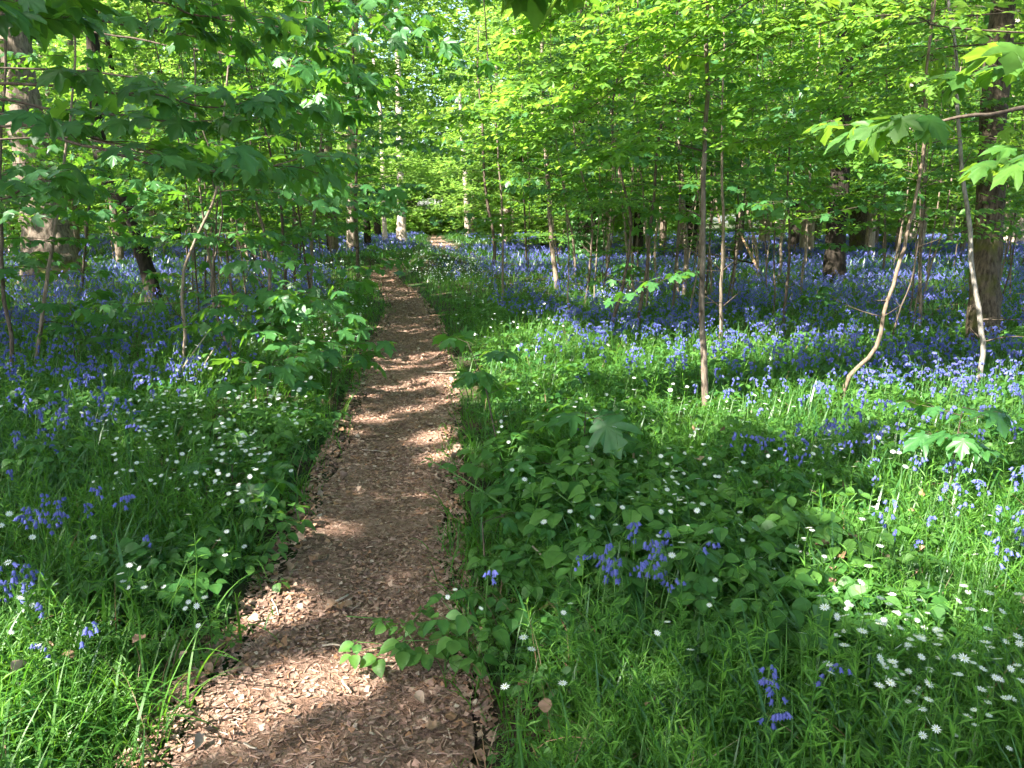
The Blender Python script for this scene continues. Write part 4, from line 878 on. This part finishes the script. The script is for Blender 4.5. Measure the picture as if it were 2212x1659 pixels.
for px, py, sd, n, lab in groups:
    c = ground(px, py+38 if py > 900 else py+25)
    for i in range(n):
        x, y = c[0]+rng.normal()*sd*.8, c[1]+rng.normal()*sd*.8; k = int(rng.integers(8)); a = rng.normal()*1.3+(0 if rng.random() < .5 else 3.14)
        o = thing('bluebell', lab, 'bluebell', (x, y, float(gh(np.array(x), np.array(y)))-.005), a, 'bluebells')
        s = rng.uniform(.85, 1.15); o.scale = (s,)*3; o.rotation_euler = (rng.normal()*.06, rng.normal()*.06, a)
        for nm, me in [('stem', BB[k][0])]+[('flower', f) for f in BB[k][1]]+[('leaves', BB[k][2])]:
            q = bpy.data.objects.new(nm, me); C.objects.link(q); q.parent = o
        cnt += 1
# the rest of the nearest three hundred, then the carpet
x, y = unif(9000, 2.2, 9.5, .66); w = D_blue(x, y); keep = rng.random(len(x)) < w*.20; x, y = x[keep], y[keep]; r = np.hypot(x, y); o_ = np.argsort(r); x, y = x[o_], y[o_]
nn = 300-cnt
for i in range(min(nn, len(x))):
    o = bpy.data.objects.new('bluebell', BBS[int(rng.integers(6))]); C.objects.link(o); o.location = (x[i], y[i], float(gh(x[i], y[i]))-.005); o.rotation_euler = (rng.normal()*.08, rng.normal()*.08, rng.random()*6.28); s = rng.uniform(.85, 1.2); o.scale = (s,)*3
    sw = side_words((x[i], y[i])); near = y[i] < 4.3
    tag(o, f"violet-blue bluebell of the {sw}-hand drift, {'in its nearest scattered fringe' if near else 'in its front rows before the dense carpet'}", 'bluebell', 'bluebells')
lastr = np.hypot(x, y)[min(nn, len(x))-1]
def mid_tpl(nb, bell, bs):
    st, fl = bluebell_geo(rng.uniform(.26, .36), nb, bell, bs, 3); a = (np.concatenate(st.V), np.concatenate(st.F)); return a, (np.concatenate(fl.V), np.concatenate(fl.F))
def far_tpl(nb, bs):
    g = Geo(); h = rng.uniform(.24, .34); g.add([(0, -.004, 0), (0, .004, 0), (.02, 0, h)], [(0, 1, 2)]); 
    q = np.stack([rng.uniform(-.02, .07, nb), rng.normal(size=nb)*.02, np.linspace(h*.72, h, nb)], -1); f = Geo()
    bake(f, BELL3, q, np.repeat(np.eye(3)[None], nb, 0), bs, 0, .5); return (np.concatenate(g.V), np.concatenate(g.F)), (np.concatenate(f.V), np.concatenate(f.F))
def carpet():
    g = Geo()
    def lay(x, y, tp, s0, s1):
        n = len(x); k = rng.integers(0, len(tp), n); a = rng.random(n)*6.28; R = frames(np.stack([np.cos(a), np.sin(a), 0*a], -1), UP+rn(n, .1)); p = np.stack([x, y, gh(x, y)-.005], -1); s = rng.uniform(s0, s1, n); ti = rng.random(n)
        for i, (st, fl) in enumerate(tp):
            m = k == i; bake(g, st, p[m], R[m], s[m], 1, .5, True); bake(g, fl, p[m], R[m], s[m], 0, ti[m])
    A = [mid_tpl(int(rng.integers(5, 8)), BELL4, .025) for _ in range(4)]
    x, y = unif(4600, lastr, 13, .70); keep = rng.random(len(x)) < D_blue(x, y); lay(x[keep], y[keep], A, .85, 1.2)
    B = [far_tpl(6, .028) for _ in range(4)]
    x, y = unif(9000, 13, 27, .70); keep = rng.random(len(x)) < D_blue(x, y); lay(x[keep], y[keep], B, .85, 1.2)
    D = [far_tpl(4, .048) for _ in range(3)]
    x, y = unif(27000, 27, 72, .72); keep = rng.random(len(x)) < D_blue(x, y); lay(x[keep], y[keep], D, .9, 1.3)
    tag(g.obj('bluebell_carpet', [M_BELL, M_STEM]), 'dense violet-blue carpet of bluebells spreading away under the trees', 'bluebells', kind='stuff')
carpet()

# ---- stitchwort
def star_tpl():
    V = [(0, 0, 0)]; F = []
    for k in range(5):
        c = k*2*math.pi/5
        for off in (-.30, .30):
            b = len(V); 
            for da, r, z in ((-.24, .55, .02), (0, 1.0, .06), (.20 if off < 0 else .24, .58, .02)):
                q = c+off+da; V.append((math.cos(q)*r, math.sin(q)*r, z))
            F += [(0, b, b+1), (0, b+1, b+2)]
    return np.array(V), np.array(F)
STAR = star_tpl()
a = np.linspace(0, 2*math.pi, 6, endpoint=False)
EYE_T = (np.concatenate([[[0, 0, .14]], np.stack([np.cos(a)*.16, np.sin(a)*.16, .03+0*a], -1)]), np.array([(0, 1+i, 1+(i+1) % 6) for i in range(6)]))
def stitch_geo(h, nf):
    st = Geo(); fl = []; ln = spline([(0, 0, 0), (.01, .005, h*.5), (.0, .02, h*.8)], 6); st.add(*tube(ln, .0011, 3), 0, .5, True)
    for k in range(4):
        q, d = along(ln, np.array([.2+.2*k])); a = k*1.57
        for s in (0, math.pi): bake(st, (np.array([(0, 0, 0), (.09, .4, .02), (0, 1, -.12), (-.09, .4, .02)], float), np.array([(0, 1, 2), (0, 2, 3)])), q, frames(np.array([[math.cos(a+s), math.sin(a+s), .5]]), UP[None]), .048, 0, .6)
    for i in range(nf):
        a = i*2.4+rng.random(); e = np.array([math.cos(a)*.035*i, math.sin(a)*.035*i, h*(1-.12*i)]); st.add(*tube([ln[-1], (ln[-1]+e)/2+[0, 0, .006], e], .0008, 3), 0, .5, True)
        g = Geo(); n = norm(np.array([[rng.normal()*.6, -.25+rng.normal()*.6, 1.0]])); R = frames(np.array([[1., .3, 0]]), n)
        bake(g, STAR, e[None], R, .0138, 0, .5); bake(g, EYE_T, e[None], R, .0138, 1, .5); fl.append(g)
    return st, fl
SW = []
for k in range(14):
    st, fl = stitch_geo(rng.uniform(.27, .45), int(rng.integers(1, 5))); SW.append((st.mesh('stitchwort_stem', [M_SPRIG]), [f.mesh('stitchwort_flower', [M_WHITE, M_EYE]) for f in fl]))
def stitch_parts(): pass
x, y = unif(14000, 1.6, 9, .70); w = D_white(x, y); keep = rng.random(len(x)) < w*.22; x, y = x[keep], y[keep]; o_ = np.argsort(np.hypot(x, y)); x, y = x[o_], y[o_]
for (px, py) in ((12, 1450), (350, 1375), (420, 1395), (455, 1390), (415, 1360), (50, 1275), (120, 1260), (500, 1235), (1130, 1640), (1040, 1400), (985, 1340)):
    p = ground(px, min(py+40, 1659)); x = np.concatenate([[p[0]], x]); y = np.concatenate([[p[1]], y])
ns = min(300, len(x))
for i in range(ns):
    st, fl = SW[int(rng.integers(14))]; z = float(gh(x[i], y[i]))-.005; a = rng.normal()*.6
    sw = side_words((x[i], y[i])); px, py = project(x[i], y[i], .25); px, py = float(px), float(py)
    if px > 1600 and py > 1200: where = 'in the thick bright drift at the bottom right corner'
    elif sw == 'right' and y[i] < 5.2: where = 'scattered through the green right bank'
    elif sw == 'right': where = 'farther along the right-hand side of the path'
    elif y[i] < 3.4: where = 'in the nearest grass of the left bank'
    elif y[i] < 6: where = 'among the left bank bluebells'
    else: where = 'in the dense patch along the left side of the path'
    o = thing('stitchwort', f"white star-flowered stitchwort {where}", 'wild flower', (x[i], y[i], z), a, 'stitchworts'); s = rng.uniform(.72, 1.2); o.scale = (s,)*3
    q = bpy.data.objects.new('stem', st); C.objects.link(q); q.parent = o
    for f in fl: q = bpy.data.objects.new('flower', f); C.objects.link(q); q.parent = o
lr = float(np.hypot(x, y)[ns-1])
def white_carpet():
    g = Geo(); x, y = unif(34000, max(2.6, lr*.92), 22, .70); w = D_white(x, y); keep = rng.random(len(x)) < w*.30; x, y = x[keep], y[keep]; n = len(x)
    x2, y2 = unif(9000, 20, 45, .7); d2, s2 = pdist(x2, y2); keep = (rng.random(len(x2)) < .18*sstep(5, 1, d2)); x = np.concatenate([x, x2[keep]]); y = np.concatenate([y, y2[keep]]); n = len(x)
    h = rng.uniform(.26, .40, n); p = np.stack([x, y, gh(x, y)+h], -1); nrm = norm(np.stack([rng.normal(size=n)*.7, -.15+rng.normal(size=n)*.6, np.ones(n)], -1))
    bake(g, STAR, p, frames(np.array([[1., .3, 0]])+rn(n, .3), nrm), np.where(np.hypot(x, y) > 20, .03, .0165)*rng.uniform(.85, 1.2, n), 0, None)
    blades(g, x, y, h, np.full(n, .004), np.zeros(n)+.02, np.zeros(n), 2, rng.random(n))
    g.M[-1][:] = 1
    tag(g.obj('stitchwort_drift', [M_WHITE, M_SPRIG]), 'drift of tiny white stitchwort stars farther along the banks', 'wild flowers', kind='stuff')
white_carpet()

# ================================================================== SMALL THINGS ON THE GROUND
def stick(name, label, a, b, r, mat, za=.01, zb=.01, group=None, bend=.02, cat='stick'):
    p = ground(*a); q = ground(*b); p[2] = max(p[2], float(pz(p[0], p[1])))+za; q[2] = max(q[2], float(pz(q[0], q[1])))+zb
    m = (p+q)/2+np.array([rng.normal()*bend, rng.normal()*bend, abs(rng.normal())*bend*.3]); ln = spline([p, p*.6+m*.4, m, q], 10)
    o = Geo().add(*tube(ln, np.linspace(r, r*.7, 10), 7, .2, rng.integers(99)), 0, .5, True).obj(name, [mat], None, p); tag(o, label, cat, group); return o
stick('stick', 'pale broken stick, upper one of a crossed pair lying on the path', (705, 1290), (752, 1268), .006, M_STICK, bend=.004)
stick('stick', 'pale broken stick, lower one of a crossed pair lying on the path', (722, 1292), (758, 1276), .006, M_STICK, bend=.004)
stick('stick', 'short straight pale stick across the middle of the near path', (695, 1374), (736, 1373), .005, M_STICK, bend=.004)
stick('stick', 'thin greenish stalk lying across the path by the crossed pale sticks', (748, 1312), (850, 1318), .003, M_STEM)
stick('stick', 'small white splinter pointing towards the camera on the path', (738, 1445), (754, 1465), .004, M_STICK, bend=.003)
stick('stick', 'pale twig at the left border of the path beside a curled leaf', (586, 1280), (600, 1312), .004, M_STICK, bend=.003)
stick('stick', 'thin straw lying at the left side of the path halfway along', (782, 962), (838, 967), .003, M_STICK)
stick('stick', 'kinked pale stick sticking out at the right edge of the path', (922, 796), (1005, 800), .008, M_STICK, .02, .03)
stick('stick', 'dark short twig on the left half of the path', (672, 1202), (708, 1186), .005, M_TWIG)
stick('stick', 'white splinter at the bottom left of the path', (525, 1580), (552, 1592), .004, M_STICK, bend=.003)
stick('stick', 'long pale dead stem leaning through the grass of the right bank', (1290, 1345), (1150, 1245), .006, M_STICK, .06, .16)
stick('stick', 'reddish dead stick, longer one of two leaning in the left bluebells', (360, 880), (452, 785), .009, M_STICK, .05, .30)
stick('stick', 'reddish dead stick, flatter one of two leaning in the left bluebells', (385, 872), (470, 808), .008, M_STICK, .05, .26)
stick('fallen_branch', 'orange-brown dead branch leaning among the saplings right of the straight one', (1640, 600), (1590, 560), .05, M_DEAD, .1, 1.1, cat='branch')
stick('fallen_branch', 'dark dead branch lying low between the saplings and the nearly black trunk', (1520, 585), (1625, 600), .03, M_BARKD, .5, .35, cat='branch')
# green bramble cane arching over the path edge
p = [ground(1340, 1400)+[0, 0, .03], P(1240, 1260, 3.35), P(1120, 1120, 3.75), P(1010, 1040, 4.1), P(918, 988, 4.5)]
g = Geo().add(*tube(spline(p, 20), np.linspace(.008, .003, 20), 7, .1, 2), 0, .5, True)
root = thing('bramble_cane', 'long dark green cane arching from the right bank out over the path', 'bramble', p[0]); g.obj('cane', [M_STEM], root, p[0])
lv = Leaves(); g = Geo(); ln = spline(p, 20)
for t in (.35, .5, .66, .8, .95):
    c, d = along(ln, np.array([t])); 
    for da in (-1.2, 0, 1.2):
        f = rot(d, np.array([da+1.2]))[0]; f[2] = .1; lv.put(c[0]+f*.03, f, UP+rng.normal(size=3)*.2, .05)
lv.out(g, OVAL, 0); g.obj('leaves', [M_BRAM], root, p[0])
# dead leaves
DL = []
for k in range(6):
    tv, tf = oval(rng.uniform(.3, .45), rng.uniform(-.3, .5), rng.uniform(-.7, .8), 6)[:2]; tv = tv+rng.normal(size=tv.shape)*np.array([.035, .02, .06]); g = Geo().add(tv*.055, tf, 0, rng.random(), True); DL.append(g)
DLM = [g.mesh('fallen_leaf', [M_DEAD]) for g in DL]
n = 110; yy = np.exp(rng.uniform(math.log(1.7), math.log(6.5), n)); l, r = pedge(yy); sd = rng.random(n) < .5; ed = np.abs(rng.normal(size=n))*.16
xx = np.where(sd, l-.1+ed*1.2, r+.1-ed*.8)
for i in range(n):
    o = bpy.data.objects.new('fallen_leaf', DLM[i % 6]); C.objects.link(o); o.location = (xx[i], yy[i], max(float(gh(xx[i], yy[i])), float(pz(xx[i], yy[i])))+.014); o.rotation_euler = (rng.normal()*.3, rng.normal()*.3, rng.random()*6.28); s = rng.uniform(.5, 1.15); o.scale = (s,)*3
    tag(o, f"curled brown fallen leaf at the {'left' if sd[i] else 'right'} border of the path{', close to the camera' if yy[i] < 2.8 else ', farther along'}", 'dead leaf', 'fallen leaves along the path')

for i in range(70):
    px, py = [(1560, 960), (1620, 1000), (1500, 930), (1900, 1330), (2000, 1290), (1850, 1180), (1400, 1600), (1060, 1560), (330, 1420), (1750, 1180)][i % 10]
    p = ground(px+rng.normal()*110, min(py+rng.normal()*70, 1650)); d, sd_ = pdist(p[0], p[1])
    if d < .1: continue
    o = bpy.data.objects.new('fallen_leaf', DLM[i % 6]); C.objects.link(o); o.location = p+np.array([0, 0, rng.uniform(.06, .22)]); o.rotation_euler = (rng.normal()*.5, rng.normal()*.5, rng.random()*6.28); s = rng.uniform(.6, 1.2); o.scale = (s,)*3
    tag(o, f"tan fallen leaf caught in the greenery of the {'left' if sd_ < 0 else 'right'} bank", 'dead leaf', 'fallen leaves caught in the greenery')
# ================================================================== SKY, SUN, CAMERA
w = bpy.data.worlds.new('World'); bpy.context.scene.world = w; w.use_nodes = True; nt = w.node_tree; nt.nodes.clear()
sky = nt.nodes.new('ShaderNodeTexSky'); sky.sky_type = 'NISHITA'; sky.sun_disc = False; sky.sun_elevation = SUN_EL
sky.sun_rotation = math.atan2(SUN_AZ[0], SUN_AZ[1]); sky.air_density = 1.0; sky.dust_density = 2.0; sky.ozone_density = 1.0
bg = nt.nodes.new('ShaderNodeBackground'); bg.inputs[1].default_value = .11; out = nt.nodes.new('ShaderNodeOutputWorld'); nt.links.new(sky.outputs[0], bg.inputs[0]); nt.links.new(bg.outputs[0], out.inputs[0])
sl = bpy.data.lights.new('sun', 'SUN'); sl.energy = 5.0; sl.angle = R_(.53); sl.color = (1, .95, .86); so = bpy.data.objects.new('sun', sl); C.objects.link(so)
from mathutils import Vector
sd = Vector((SUN_AZ[0]*math.cos(SUN_EL), SUN_AZ[1]*math.cos(SUN_EL), math.sin(SUN_EL))); so.rotation_euler = sd.to_track_quat('Z', 'Y').to_euler(); so.location = (-20, -15, 40)
cd = bpy.data.cameras.new('camera'); cd.sensor_width = 36; cd.lens = 18/(1106/FPX); cd.clip_start = .05; cd.clip_end = 1000
co = bpy.data.objects.new('camera', cd); C.objects.link(co); co.location = (0, 0, EYE); co.rotation_euler = (math.pi/2-PITCH, 0, 0)
S = bpy.context.scene; S.camera = co; S.render.engine = 'CYCLES'
S.view_settings.view_transform = 'Standard'; S.view_settings.look = 'None'; S.view_settings.exposure = 2.5; S.view_settings.gamma = 1
S.cycles.max_bounces = 5; S.cycles.diffuse_bounces = 3; S.cycles.glossy_bounces = 2; S.cycles.transmission_bounces = 4; S.cycles.use_denoising = True
S.cycles.sample_clamp_indirect = 6; S.cycles.use_adaptive_sampling = True; S.cycles.adaptive_threshold = .03
